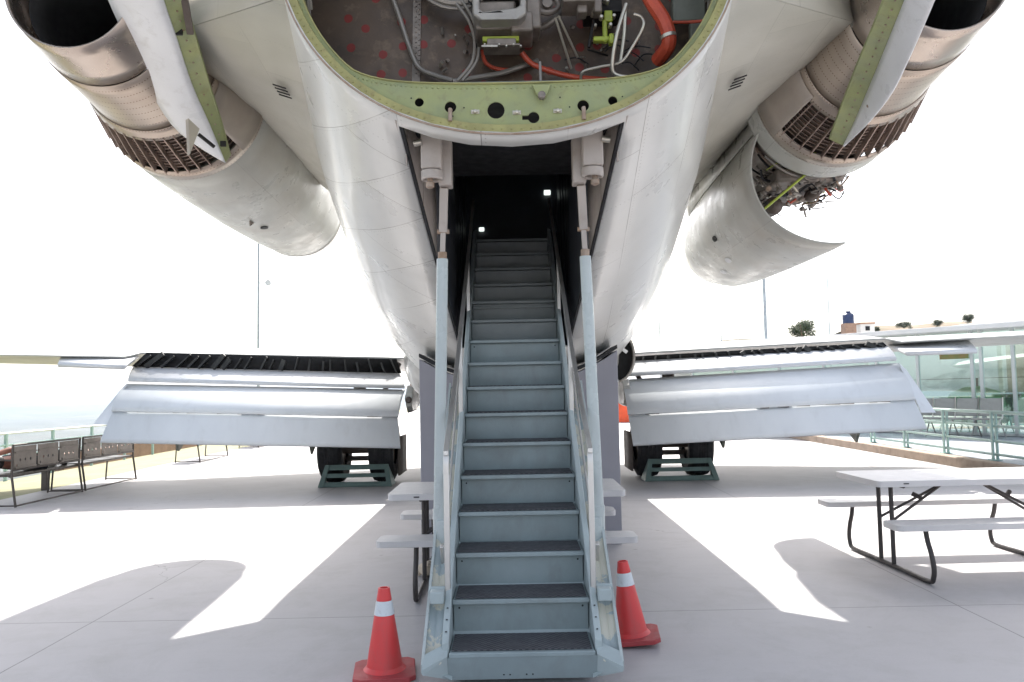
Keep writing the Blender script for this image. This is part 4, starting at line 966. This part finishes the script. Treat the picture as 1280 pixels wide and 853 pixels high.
for x in (PX0 + .06, PX1 - .06): m.box((x, PY0 - .012, .012), (.10, .08, .02))
m.build('foot_plate', M_pillar, sup)

# ================================================================== wheel chock frames
def chock():
    t = thing('wheel_chock', 'x', 'wheel chock', group='green wheel chock frames')
    W_, H_, D_ = .56, .32, .16
    m = MB()
    m.add([(-W_, 0, 0), (W_, 0, 0), (W_ - .06, D_, H_), (-W_ + .06, D_, H_)], [(0, 1, 2, 3)]) if False else None
    def L(u, v): # u -1..1, v 0..1 on the slope
        return Vector((u * (W_ - .08 * v), D_ * v, H_ * v + .004))
    for v0, v1 in ((0, .22), (.42, .6), (.76, 1)):
        MB().poly([L(-1, v0), L(1, v0), L(1, v1), L(-1, v1)], (0, .03, 0)).build('slat', M_chock, t, bevel=.004)
    m = MB()
    for s_ in (-1, 1): MB().poly([L(s_ * 1.005, 0), L(s_ * .86, 0), L(s_ * .86, 1), L(s_ * 1.005, 1)], (0, -.02, 0)).build('side_post', M_chock, t, bevel=.004)
    for s_ in (-1, 1): MB().poly([(s_ * W_, .0, .004), (s_ * W_, .42, .004), (s_ * (W_ - .08), .17, H_)], (-s_ * .03, 0, 0)).build('wedge_side', M_chock, t, bevel=.003)
    MB().box((0, .2, .02), (1.05, .4, .02)).build('base_sheet', M_chock, t, bevel=.003)
    return t
ck = chock(); ck.location = (G(449, 606).x, 12.2, 0); ck['label'] = 'green steel wheel chock frame in front of the tyres left of the airstair'
c2 = copy_tree(ck); c2.location = (G(843, 596).x, 12.2, 0); c2['label'] = 'green steel wheel chock frame in front of the tyres right of the airstair'

# ================================================================== traffic cones
def cone():
    t = thing('traffic_cone', 'x', 'traffic cone', group='traffic cones at the foot of the airstair')
    H = .43; 
    def r_(z): return .098 - (.098 - .029) * (z / H)
    m = MB().lathe([(.112, .022), (.104, .03)] + [(r_(z), z) for z in (.045, .1, .15, .2, .25, .295)] + [(r_(.295) - .001, .297), (r_(.37) - .001, .37), (r_(.37), .372), (r_(.4), .40), (.029, H), (.021, H), (.021, H - .05)], (0, 0, 0), 40, cap=False); m.build('cone_body', M_cone, t, sharp=30)
    m = MB().lathe([(r_(.298) + .0015, .298), (r_(.368) + .0015, .368)], (0, 0, 0), 40, cap=False); m.build('reflective_band', M_band, t)
    m = MB(); s_ = .155; cc = .03
    pl = [(-s_ + cc, -s_), (s_ - cc, -s_), (s_, -s_ + cc), (s_, s_ - cc), (s_ - cc, s_), (-s_ + cc, s_), (-s_, s_ - cc), (-s_, -s_ + cc)]
    m.poly([Vector((x, y, .001)) for x, y in pl], (0, 0, .025)); m.build('cone_base', M_conebase, t, bevel=.005); return t
cn = cone(); g0 = G(481, 842); cn.location = (g0.x, g0.y, 0); cn.rotation_euler = (0, 0, R(8)); cn['label'] = 'upright red traffic cone with white band left of the airstair foot'
c2 = copy_tree(cn); g0 = G(790, 801); c2.location = (g0.x, g0.y, .0); c2.rotation_euler = (0, R(-5.5), R(-6)); c2['label'] = 'tilted red traffic cone with worn band right of the airstair foot'
c2.location.z = .015

# ================================================================== picnic tables
def rrect(hx, hy, r_, n=5):
    out = []
    for (sx, sy, a0) in ((1, 1, 0), (-1, 1, 90), (-1, -1, 180), (1, -1, 270)):
        for k in range(n + 1):
            a = R(a0 + 90 * k / n); out.append((sx * (hx - r_) + r_ * math.cos(a), sy * (hy - r_) + r_ * math.sin(a)))
    return out
def table():
    t = thing('picnic_table', 'x', 'picnic table', group='white folding picnic tables')
    def slab(hx, hy, y, z, th, name):
        m = MB(); m.poly([Vector((x, y + yy, z - th)) for x, yy in rrect(hx, hy, .045)], (0, 0, th)); return m.build(name, M_plast, t, bevel=.008)
    top = slab(.85, .38, 0, .70, .045, 'tabletop')
    for s_ in (-1, 1): slab(.88, .125, s_ * .58, .43, .042, 'bench_seat')
    for e in (-1, 1):
        X = e * .62; m = MB(); path = []
        half = [(0, .02), (.30, .02), (.60, .02), (.655, .06), (.665, .13), (.64, .22), (.60, .30), (.575, .39)]
        path = [Vector((X, -y, z)) for y, z in reversed(half)] + [Vector((X, y, z)) for y, z in half[1:]]
        m.tube(catmull(path, 4), .0175, 12); m.build('bench_leg_loop', M_tleg, t)
        for q in (-.10, .10):
            m = MB().tube([Vector((X, q, .02)), Vector((X, q, .656))], .017, 12); m.build('leg', M_tleg, t)
        m = MB().tube([Vector((X, -.3, .648)), Vector((X, .3, .648))], .014, 8); m.tube([Vector((X, -.1, .36)), Vector((X - e * .5, 0, .65))], .011, 8); m.tube([Vector((X, .1, .36)), Vector((X - e * .5, 0, .645))], .011, 8)
        m.tube([Vector((X - e * .28, -.02, .52)), Vector((X - e * .23, .02, .55))], .018, 8)
        m.build('folding_brace', M_tleg, t)
    m = MB()
    for (x, y) in ((-.64, -.3815), (.64, .3815)): m.lathe([(.022, -.002), (.022, .002)], (0, 0, 0), 12, 'y') if False else m.box((x, y, .679), (.04, .004, .008))
    m.build('maker_badge', M_soot, t, bevel=.001)
    return t
tb_ = table(); tb_.location = (-.08, 6.12, 0); tb_['label'] = 'white folding picnic table with attached benches standing behind and under the airstair'
t2 = copy_tree(tb_); t2.location = (3.50, 6.36, 0); t2.rotation_euler = (0, 0, R(1.5)); t2['label'] = 'white folding picnic table with brown legs alone on the right, half in sunlight'

# ================================================================== steel benches on the left
def bench():
    t = thing('steel_bench', 'x', 'bench', group='three seat steel benches facing the valley')
    # local: y along the bench 0..1.6, back at x=0, seat towards -x
    L = 1.58
    for k in range(3):
        y0 = .03 + k * .515; y1 = y0 + .48
        hs = []
        for q in range(3):
            cyy = y0 + .13 + q * .11; hs.append([Vector((.01, cyy + .018 * math.cos(a), .62 + .022 * math.sin(a))) for a in [2 * math.pi * j / 8 for j in range(8)]])
        hs.append([Vector((.01, y0 + .06 + .014 * math.cos(a), .55 + .02 * math.sin(a))) for a in [2 * math.pi * j / 8 for j in range(8)]])
        m = MB().poly([Vector((.01, y0, .50)), Vector((.01, y1, .50)), Vector((.01, y1, .80)), Vector((.01, y0, .80))], (-.008, 0, 0), hs)
        for z in (.52, .72): m.box((.02, (y0 + y1) / 2, z), (.018, .46, .016))
        m.build('backrest', M_benchp, t)
        m = MB().box((-.24, (y0 + y1) / 2, .425), (.44, .46, .012)); m.box((-.46, (y0 + y1) / 2, .415), (.02, .46, .03)); m.build('seat', M_benchp, t, bevel=.004)
    m = MB()
    for z, x in ((.82, .01), (.49, .01), (.41, -.03), (.41, -.43)): m.tube([(x, 0, z), (x, L, z)], .014, 8)
    m.tube([(.06, 0, .03), (.06, L, .03)], .012, 8); m.build('frame_rail', M_benchm, t)
    for y in (0, L):
        m = MB(); m.tube([(.01, y, .82), (-.0, y, .42), (.06, y, 0.01)], .016, 8); m.build('rear_leg', M_benchm, t)
        m = MB(); m.tube([(-.44, y, .42), (-.47, y, 0.01)], .014, 8); m.build('front_leg', M_benchm, t)
        m = MB(); m.tube(catmull([(0, y, .62), (-.15, y, .63), (-.38, y, .63), (-.45, y, .58), (-.44, y, .42)], 4), .013, 8); m.tube([(0, y, .42), (-.44, y, .42)], .013, 8); m.build('armrest', M_benchm, t); MB().tube([(.06, y, .03), (-.47, y, .03)], .01, 8).build('floor_bar', M_benchm, t)
    return t
b1 = bench(); b1.location = (-6.62, 10.58, 0); b1.rotation_euler = (0, 0, R(-1)); b1['label'] = 'brown steel bench nearest the camera with a person lying along it'
for (x, y, lb) in ((-6.62, 12.3, 'empty brown steel bench end to end with the occupied bench'), (-6.75, 17.1, 'steel bench far along the apron edge, seen under the drooping wing flap'), (-6.9, 21.5, 'farthest steel bench beside the dry grass bank')):
    bb = copy_tree(b1); bb.location = (x, y, 0); bb['label'] = lb
# litter bin post seen through the bench
pb = thing('bench_post', 'short brown steel post behind the occupied bench', 'post', (-7.35, 12.6, 0))
MB().box((0, 0, .22), (.09, .09, .44)).build('shaft', M_gearbr, pb, bevel=.006); MB().box((0, 0, .452), (.12, .12, .02)).build('cap', M_gearbr, pb, bevel=.004)

# ================================================================== people and animals
def skin_body(name, joints, edges, mat_, parent, root=0):
    me = bpy.data.meshes.new(name); me.from_pydata([j[0] for j in joints], edges, [])
    o = bpy.data.objects.new(name, me); COL.objects.link(o); o.modifiers.new('skin', 'SKIN')
    sv = me.skin_vertices[0].data if me.skin_vertices else None
    if sv is None:
        bm = bmesh.new(); bm.from_mesh(me); bm.verts.layers.skin.verify(); bm.to_mesh(me); bm.free(); sv = me.skin_vertices[0].data
    for i, j in enumerate(joints):
        rr_ = j[1] if isinstance(j[1], tuple) else (j[1], j[1]); sv[i].radius = rr_; sv[i].use_root = (i == root)
    o.modifiers.new('sub', 'SUBSURF').levels = 2; o.modifiers['sub'].render_levels = 2
    dg = bpy.context.evaluated_depsgraph_get(); ev = o.evaluated_get(dg); nm = bpy.data.meshes.new_from_object(ev); nm.name = name
    o.modifiers.clear(); o.data = nm; nm.materials.clear(); nm.materials.append(mat_)
    for p in nm.polygons: p.use_smooth = True
    if parent is not None: o.parent = parent
    WO[o.name] = Vector((0, 0, 0)); return o
# person lying on the near bench, head towards the camera end, arm over the head
pr = thing('person', 'person in dark clothes lying on the nearest bench, bare arm raised over the head', 'person', (-6.86, 10.62, .435))
pj = [((0, .86, .11), (.15, .10)), ((0, .70, .12), (.14, .10)), ((0, .45, .13), (.165, .11)), ((0, .27, .13), (.15, .10)), ((0, .17, .14), .055), ((0, .08, .15), .075), ((0, -.02, .155), (.082, .092)), ((0, -.08, .155), .06),
      ((.10, .30, .18), .055), ((.16, .10, .33), .045), ((.06, -.06, .28), .036), ((.0, -.13, .24), .03),
      ((-.16, .32, .13), .055), ((-.2, .55, .14), .045), ((-.08, .72, .23), .035), ((.0, .76, .25), .028),
      ((.08, .92, .10), .085), ((.08, 1.22, .22), .06), ((.08, 1.40, .05), .045), ((.08, 1.47, .03), .035), ((.08, 1.48, .10), .028),
      ((-.08, .92, .10), .085), ((-.08, 1.25, .16), .06), ((-.08, 1.44, .05), .045), ((-.08, 1.50, .03), .035), ((-.08, 1.50, .11), .028)]
pe = [(0, 1), (1, 2), (2, 3), (3, 4), (4, 5), (5, 6), (6, 7), (3, 8), (8, 9), (9, 10), (10, 11), (3, 12), (12, 13), (13, 14), (14, 15), (0, 16), (16, 17), (17, 18), (18, 19), (19, 20), (0, 21), (21, 22), (22, 23), (23, 24), (24, 25)]
body = skin_body('body', pj, pe, M_skinh, pr)
sh = [(p, tuple(x * 1.12 for x in (r_ if isinstance(r_, tuple) else (r_, r_)))) for p, r_ in pj]
skin_body('dark_shirt', [sh[0], sh[1], sh[2], sh[3], sh[8], ((.13, .2, .25), .056), sh[12], sh[13]], [(0, 1), (1, 2), (2, 3), (3, 4), (4, 5), (3, 6), (6, 7)], M_cloth, pr)
skin_body('trousers', [((0, .84, .11), (.165, .115)), sh[16], sh[17], sh[18], sh[21], sh[22], sh[23]], [(0, 1), (1, 2), (2, 3), (0, 4), (4, 5), (5, 6)], M_cloth, pr)
MB().lathe([(.02, -.10), (.075, -.075), (.1, -.02), (.1, .03), (.085, .05)], (0, -.0, .165), 16, 'y').build('hair', M_hair, pr)
for s_ in (-.08, .08): MB().box((s_, 1.47, .06), (.08, .07, .13)).build('shoe', M_rubber, pr, bevel=.02)
m = MB()
for s_ in (-.03, .03): m.lathe([(.008, 0), (.012, .006), (.006, .01)], (s_, .03, .245), 10)
m.build('eyes', M_hair, pr)
# small pale cat curled at the table leg
g0 = G(533, 722); ct = thing('cat', 'small cream cat with dark patches beside the picnic table leg behind the airstair', 'cat', (g0.x, g0.y, 0), R(20)); ct.scale = (.82, .82, .82)
cj = [((0, .10, .075), .06), ((0, .0, .085), .062), ((0, -.09, .095), .05), ((-.01, -.14, .14), .03), ((-.015, -.17, .17), .036), ((-.015, -.21, .158), .018),
      ((.04, -.10, .05), .022), ((.045, -.17, .02), .016), ((-.04, -.10, .05), .022), ((-.045, -.17, .02), .016), ((.05, .11, .05), .035), ((.06, .03, .02), .018), ((-.05, .11, .05), .035), ((-.06, .03, .02), .018), ((0, .18, .05), .018), ((.06, .22, .025), .014), ((.12, .15, .02), .011)]
skin_body('body', cj, [(0, 1), (1, 2), (2, 3), (3, 4), (4, 5), (2, 6), (6, 7), (2, 8), (8, 9), (0, 10), (10, 11), (0, 12), (12, 13), (0, 14), (14, 15), (15, 16)], M_fur, ct)
m = MB()
for s_ in (-1, 1): m.poly([(-.015 + s_ * .012, -.165, .195), (-.015 + s_ * .036, -.16, .19), (-.015 + s_ * .027, -.163, .228)], (0, .008, 0))
m.build('ears', M_hair, ct)

# ================================================================== left railing, wall
lr = thing('guard_railing', 'mint green three bar guard railing behind the benches on the left', 'railing', (-11.3, 18, -.4), world=True)
for k in range(12):
    y = 10.5 + k * 1.8; MB().box((-11.2, y, .13), (.06, .06, 1.1)).build('post', M_rail, lr, bevel=.004)
for z in (.67, .42, .17): MB().tube([(-11.2, 4, z), (-11.2, 31, z)], .024, 10).build('rail', M_railw if z > .6 else M_rail, lr)
m = MB().box((-11.9, 48, -.28), (.3, 54, .5)); tag(m.build('boundary_wall', M_brown), 'low terracotta boundary wall running away behind the grass on the left', 'wall')

# ================================================================== right terrace, railing, terminal
m = MB().box((19.5, 14.6, .07), (24, 30, .15)); struct(m.build('terrace', M_floor2, bevel=.01))
m = MB().box((7.42, 14.6, .08), (.2, 30, .17)); struct(m.build('kerb', M_curb, bevel=.02))
rr_ = thing('terrace_railing', 'pale mint four bar railing along the terrace edge in front of the glass building', 'railing', (7.65, 16, .15), world=True)
for k in range(-3, 4):
    y = 12.85 + k * 1.45
    for dx_ in (-.035, .035): MB().box((7.65 + dx_, y, .54), (.026, .05, .76)).build('post', M_rail, rr_, bevel=.003)
    MB().box((7.65, y, .16), (.16, .14, .012)).build('base_plate', M_rail, rr_)
for z in (.92, .70, .46, .25): MB().tube([(7.65, 8.4, z), (7.65, 17.3, z)], .022 if z < .9 else .028, 10).build('rail', M_rail, rr_)

A0 = Vector((9.3, 20.7, .15)); DR = Vector((.6, -.8, 0)); NR_ = Vector((.8, .6, 0))
tm = thing('terminal_building', 'low white building with green tinted glass front and flat overhanging roof on the right', 'building', A0, world=True)
def F(s_, d, z): return A0 + DR * s_ + NR_ * d + Vector((0, 0, z - .15))
def fbar(name, s0, z0, s1, z1, wd, mt, d=0): return MB().bar(F(s0, d, z0), F(s1, d, z1), wd, .06, NR_).build(name, mt, tm)
S0, S1, H_ = -7.0, 9.0, 2.6
MB().poly([F(S0, 5, .15), F(S1, 5, .15), F(S1, 5, .9), F(S0, 5, .9)], NR_ * .2).build('back_wall', M_bwall, tm)
for s_ in (-6.9, -3, 1, 5, 8.9): MB().bar(F(s_, 5.1, .9), F(s_, 5.1, 2.6), .12, .12, NR_).build('back_column', M_bwall, tm)
MB().poly([F(S0, 0, .15), F(S0, 5.2, .15), F(S0, 5.2, 2.58), F(S0, 0.05, 2.58)], DR * .2).build('side_wall', M_bwall, tm)
MB().poly([F(S0, .05, .155), F(S1, .05, .155), F(S1, 5.2, .155), F(S0, 5.2, .155)], (0, 0, .01)).build('interior_floor', M_bwall, tm)
rf = MB().poly([F(S0 - .6, -.35, 2.6), F(S1 + .6, -.35, 2.6), F(S1 + .6, 5.6, 2.6), F(S0 - .6, 5.6, 2.6)], (0, 0, .12)).build('roof', M_bwall, tm, bevel=.02)
m = MB(); rnd = random.Random(2)
m.poly([F(1, 1.5, 2.82), F(8.5, 1.5, 2.82), F(8.5, 1.5, 3.35)], NR_ * 5)
m.build('gable_upstand', M_bwall, rf)
mull = [-6.0, -4.4, -2.8, -1.4, 0.1, 1.15, 2.42, 2.62, 3.3, 5.5, 7.1, 8.7]
for s_ in mull: fbar('mullion', s_, .17, s_, 2.6, .07, M_frame)
for a, b in zip(mull, mull[1:]): MB().poly([F(a + .035, .01, .2), F(b - .035, .01, .2), F(b - .035, .01, 2.56), F(a + .035, .01, 2.56)], NR_ * .01).build('glass_pane', M_glass, tm)
fbar('sill', S0, .19, S1, .19, .06, M_frame); fbar('transom', S0, 2.25, S1, 2.25, .05, M_frame, -.005)
sg = MB().poly([F(1.72, -.08, 1.95), F(2.38, -.08, 1.95), F(2.38, -.08, 2.2), F(1.72, -.08, 2.2)], NR_ * .02)
tag(sg.build('banner', M_sign, bevel=.004), 'brown and green banner hung across the glass front of the building', 'banner')
# waiting chairs in front of the glass
def chair_row():
    t = thing('waiting_chair', 'x', 'chair', group='grey waiting chairs outside the glass front')
    m = MB(); m.poly([(-.23, .02, .48), (.23, .02, .48), (.23, .10, .88), (-.23, .10, .88)], (0, .03, 0)); m.build('backrest', M_chairm, t, bevel=.01)
    MB().box((0, -.2, .43), (.46, .44, .03)).build('seat', M_chairm, t, bevel=.01)
    for s_ in (-1, 1):
        m = MB().tube(catmull([(s_ * .25, .1, .9), (s_ * .25, .03, .45), (s_ * .25, -.1, .40), (s_ * .25, -.35, .02)], 4), .014, 8); m.tube([(s_ * .25, -.1, .4), (s_ * .25, .15, .02)], .014, 8); m.build('side_frame', M_alu, t)
    return t
w0 = chair_row(); rotc = math.atan2(DR.y, DR.x) + math.pi
lbs = ['grey waiting chair at the left end of the row before the glass', 'second grey waiting chair from the left, under the brown banner', 'third grey waiting chair from the left, before the double door frame', 'grey waiting chair at the right end of the row, nearest the potted bush']
for k in range(4):
    o = w0 if k == 0 else copy_tree(w0); p = F(1.55 + k * .5, -.75, .15); o.location = p; o.rotation_euler = (0, 0, rotc + math.pi); o['label'] = lbs[k]
# display helicopter behind the glass
hl = thing('display_helicopter', 'small green and white display helicopter seen through the glass front', 'helicopter', F(1.4, 2.6, .16), world=False); hl.rotation_euler = (0, 0, math.atan2(DR.y, DR.x))
MB().lathe([(.02, -.8), (.22, -.65), (.36, -.3), (.38, .1), (.25, .5), (.1, .8)], (0, 0, .75), 20, 'x').build('cabin', M_green, hl)
MB().tube([(.6, 0, .85), (2.0, 0, .95)], .05, 10, rr=[.09, .03]).build('tail_boom', M_green, hl)
MB().bar((-1.7, 0, 1.32), (1.9, 0, 1.34), .1, .015).build('rotor_blade', M_soot, hl); MB().tube([(0, 0, 1.05), (0, 0, 1.33)], .03).build('rotor_mast', M_soot, hl)
for s_ in (-.35, .35):
    m = MB().tube([(-.7, s_, .03), (.6, s_, .03)], .02, 8); m.tube([(-.3, s_, .03), (-.3, s_ * .5, .5)], .015); m.tube([(.3, s_, .03), (.3, s_ * .5, .5)], .015); m.build('skid', M_alu, hl)
MB().poly([(1.9, 0, .8), (2.15, 0, 1.35), (2.25, 0, 1.35), (2.1, 0, .8)], (0, .02, 0)).build('tail_fin', M_green, hl)
# foliage
def leaves(n, rad, c, size, seed, squash=1, lumps=7):
    rnd = random.Random(seed); m = MB(); cs = []
    for k in range(lumps):
        a = rnd.uniform(0, 6.28); r_ = rnd.uniform(.2, .7) * rad; cs.append((Vector(c) + Vector((r_ * math.cos(a), r_ * math.sin(a), rnd.uniform(-.5, .6) * rad * squash)), rad * rnd.uniform(.25, .5)))
    for k in range(n):
        cc, rr2 = rnd.choice(cs); d = Vector((rnd.gauss(0, 1), rnd.gauss(0, 1), rnd.gauss(0, 1))).normalized() * rr2 * (rnd.random() ** .4); d.z *= squash
        p = cc + d; u = Vector((rnd.gauss(0, 1), rnd.gauss(0, 1), rnd.gauss(0, 1))).normalized() * size; v = u.orthogonal().normalized() * size * rnd.uniform(.4, .9)
        m.add([p - u, p + v, p + u, p - v], [(0, 1, 2, 3)])
    return m
pp = F(3.02, .5, .17)
pl = thing('potted_bush', 'yellow green leafy bush in a white pot just inside the glass front', 'potted plant', pp)
MB().lathe([(.16, .0), (.22, .42), (.24, .44), (.2, .44), (.19, .38)], (0, 0, 0), 24).build('pot', M_white, pl)
leaves(700, .24, (0, 0, .78), .028, 4, 1.4).build('foliage', M_leaf2, pl); MB().tube([(0, 0, .35), (0, 0, .9)], .02).build('stem', M_trunk, pl)

def tree(px, py, hpx, Y, seed, lb, kind='broadleaf_tree', wid=1.0):
    b = P(px, py, Y); h = hpx * Y / 1000; zt = b.z + h; rad = h * .5 * wid; base = -1.0
    t = thing(kind, lb, 'tree', (b.x, Y, base), group='trees on the skyline')
    hh = zt - base
    m = MB().tube([(0, 0, 0), (.05, 0, hh * .5), (0, .05, hh * .85)], .2, 10, rr=[.2 + h * .03, .16, .06])
    for k in range(4): a = k * 1.6 + seed; m.tube([(0, 0, hh - h * .9), (rad * .6 * math.cos(a), rad * .6 * math.sin(a), hh - h * .3)], .06, 6)
    m.build('trunk', M_trunk, t); leaves(4500, rad, (0, 0, hh - h * .62), h * .04, seed, 1.35 / wid, 22).build('crown', M_leaf, t)
tree(1003, 424, 25, 85, 1, 'round dark tree standing alone on the skyline above the right wing', wid=1.5)
tree(1130, 411, 10, 110, 2, 'low spreading tree on the skyline right of the blue tank', wid=2.2)
tree(1172, 408, 9, 110, 3, 'small sparse tree on the skyline between two larger trees', wid=1.5)
tree(1210, 403, 11, 110, 4, 'low dark tree on the skyline above the glass building', wid=1.4)
tree(1096, 414, 6, 115, 5, 'tiny tree top just right of the blue tank on the skyline', wid=1.5)
hv = []; 
hl_m = MB(); rows = []
for k in range(31):
    px = 1070 + k * 14; a = P(px, 407.0 - .046 * (px - 1090) - 1.2 * math.sin(k * .9), 118); rows.append([Vector((a.x, 100, -2)), Vector((a.x, 112, a.z * .8)), Vector((a.x, 120, a.z)), Vector((a.x, 140, a.z * .8)), Vector((a.x, 160, -2))])
hl_m.rings(rows, False); struct(hl_m.build('hill', M_ridge))
# water tank on its brick tower and the pale house
b = P(1061, 418, 90); wt = thing('water_tank', 'dark blue water tank on a brick base on the skyline', 'water tank', (b.x, 90, -1.0))
hz = b.z + 1.0; MB().box((0, 0, (hz + 1.2) / 2), (1.25, 1.25, hz + 1.2)).build('brick_base', M_brown, wt)
MB().lathe([(.62, 0), (.62, .35), (.58, .4), (.62, .45), (.62, 1.0), (.3, 1.25), (.3, 1.4)], (0, 0, hz + 1.2), 20).build('tank', M_blue, wt)
b = P(1080, 418, 92); hs = thing('pale_house', 'pale pink roof house beside the blue water tank', 'house', (b.x, 92, -1.0))
MB().box((0, 0, (b.z + 2.2) / 2), (1.6, 2, b.z + 2.2)).build('wall', M_bwall, hs); MB().box((0, 0, b.z + 2.2), (1.8, 2.2, .2)).build('roof', mat('salmon_tiles', (.5, .3, .2), .8), hs)
MB().box((0, -1.01, b.z + 1.6), (.5, .04, .5)).build('window', M_soot, hs)
b0 = P(925, 424, 70); b1_ = P(1260, 412, 70)
hd = thing('long_hangar', 'long low cream hangar roof behind the right wing', 'hangar', ((b0.x + b1_.x) / 2, 75, 0), world=True)
MB().box(((b0.x + b1_.x) / 2, 76, b0.z / 2), (b1_.x - b0.x, 11, b0.z)).build('wall', M_bwall, hd)
m = MB(); xa, xb = b0.x - .5, b1_.x + .5; zz = b0.z
m.add([(xa, 70, zz), (xb, 70, zz), (xb, 76, zz + .25), (xa, 76, zz + .25), (xb, 82, zz), (xa, 82, zz)], [(0, 1, 2, 3), (3, 2, 4, 5)]); m.build('roof', mat('cream_sheet_roof', (.6, .55, .45), .6), hd, solid=.1)
# poles
def pole(px, ytop, Y, r_, name, lb, cat, lamp=False):
    t = P(px, ytop, Y); o = thing(name, lb, cat, (t.x, Y, -.5), group='thin poles on the apron behind the aircraft')
    H = t.z + .5; MB().tube([(0, 0, 0), (0, 0, H * .5), (0, 0, H)], r_, 12, rr=[r_ * 1.25, r_, r_ * .8]).build('shaft', M_pole, o)
    MB().lathe([(r_ * 3, 0), (r_ * 3, .04), (r_ * 1.4, .06)], (0, 0, .49), 12).build('base_flange', M_pole, o)
    if lamp:
        zz = P(px, 354, Y).z + .5; MB().tube([(0, 0, zz), (.35, 0, zz)], .03, 8).build('arm', M_pole, o); MB().lathe([(.05, -.08), (.15, -.08), (.15, .08), (.08, .1)], (.5, 0, zz), 16, 'y').build('lamp_head', M_white, o)
pole(323, 290, 40, .065, 'lamp_post', 'grey lamp post with one round side lamp above the left wing', 'lamp post', True)
pole(954, 330, 45, .10, 'flag_pole', 'thick grey pole right of the hanging engine cowl', 'pole')
pole(1034, 345, 60, .05, 'flag_pole', 'thin pole just left of the blue tank', 'pole')
pole(823, 365, 60, .05, 'flag_pole', 'thin pole just right of the fuselage', 'pole')
pole(900, 372, 60, .045, 'flag_pole', 'thin pole below the hanging engine cowl', 'pole')
# orange windsock-like cover beyond the right gear
c = P(781, 529, 33); oc = thing('orange_barrier', 'orange plastic barrier far beyond the right landing gear', 'barrier', (c.x, 33, 0))
m = MB(); m.rings([[Vector((x * .42, y * .2, 0)) for x, y in ((-1, -1), (1, -1), (1, 1), (-1, 1))], [Vector((x * .38, y * .14, .55)) for x, y in ((-1, -1), (1, -1), (1, 1), (-1, 1))], [Vector((x * .22, y * .07, 1.0)) for x, y in ((-1, -1), (1, -1), (1, 1), (-1, 1))]]); m.build('barrier_body', M_orange, oc, bevel=.03)
MB().box((0, 0, .03), (.95, .5, .06)).build('barrier_foot', M_orange, oc, bevel=.02)

# ================================================================== haze
hm = bpy.data.materials.new('haze_volume'); hm.use_nodes = True; t = hm.node_tree; t.nodes.remove(t.nodes['Principled BSDF'])
pv = N(t, 'ShaderNodeVolumePrincipled'); pv.inputs['Color'].default_value = (.68, .82, 1, 1); pv.inputs['Density'].default_value = .00013; pv.inputs['Anisotropy'].default_value = .2
t.links.new(pv.outputs[0], t.nodes['Material Output'].inputs['Volume'])
hz_ = MB().box((0, 0, -10), (22000, 22000, 130)); ho = hz_.build('haze', hm); ho['kind'] = 'stuff'
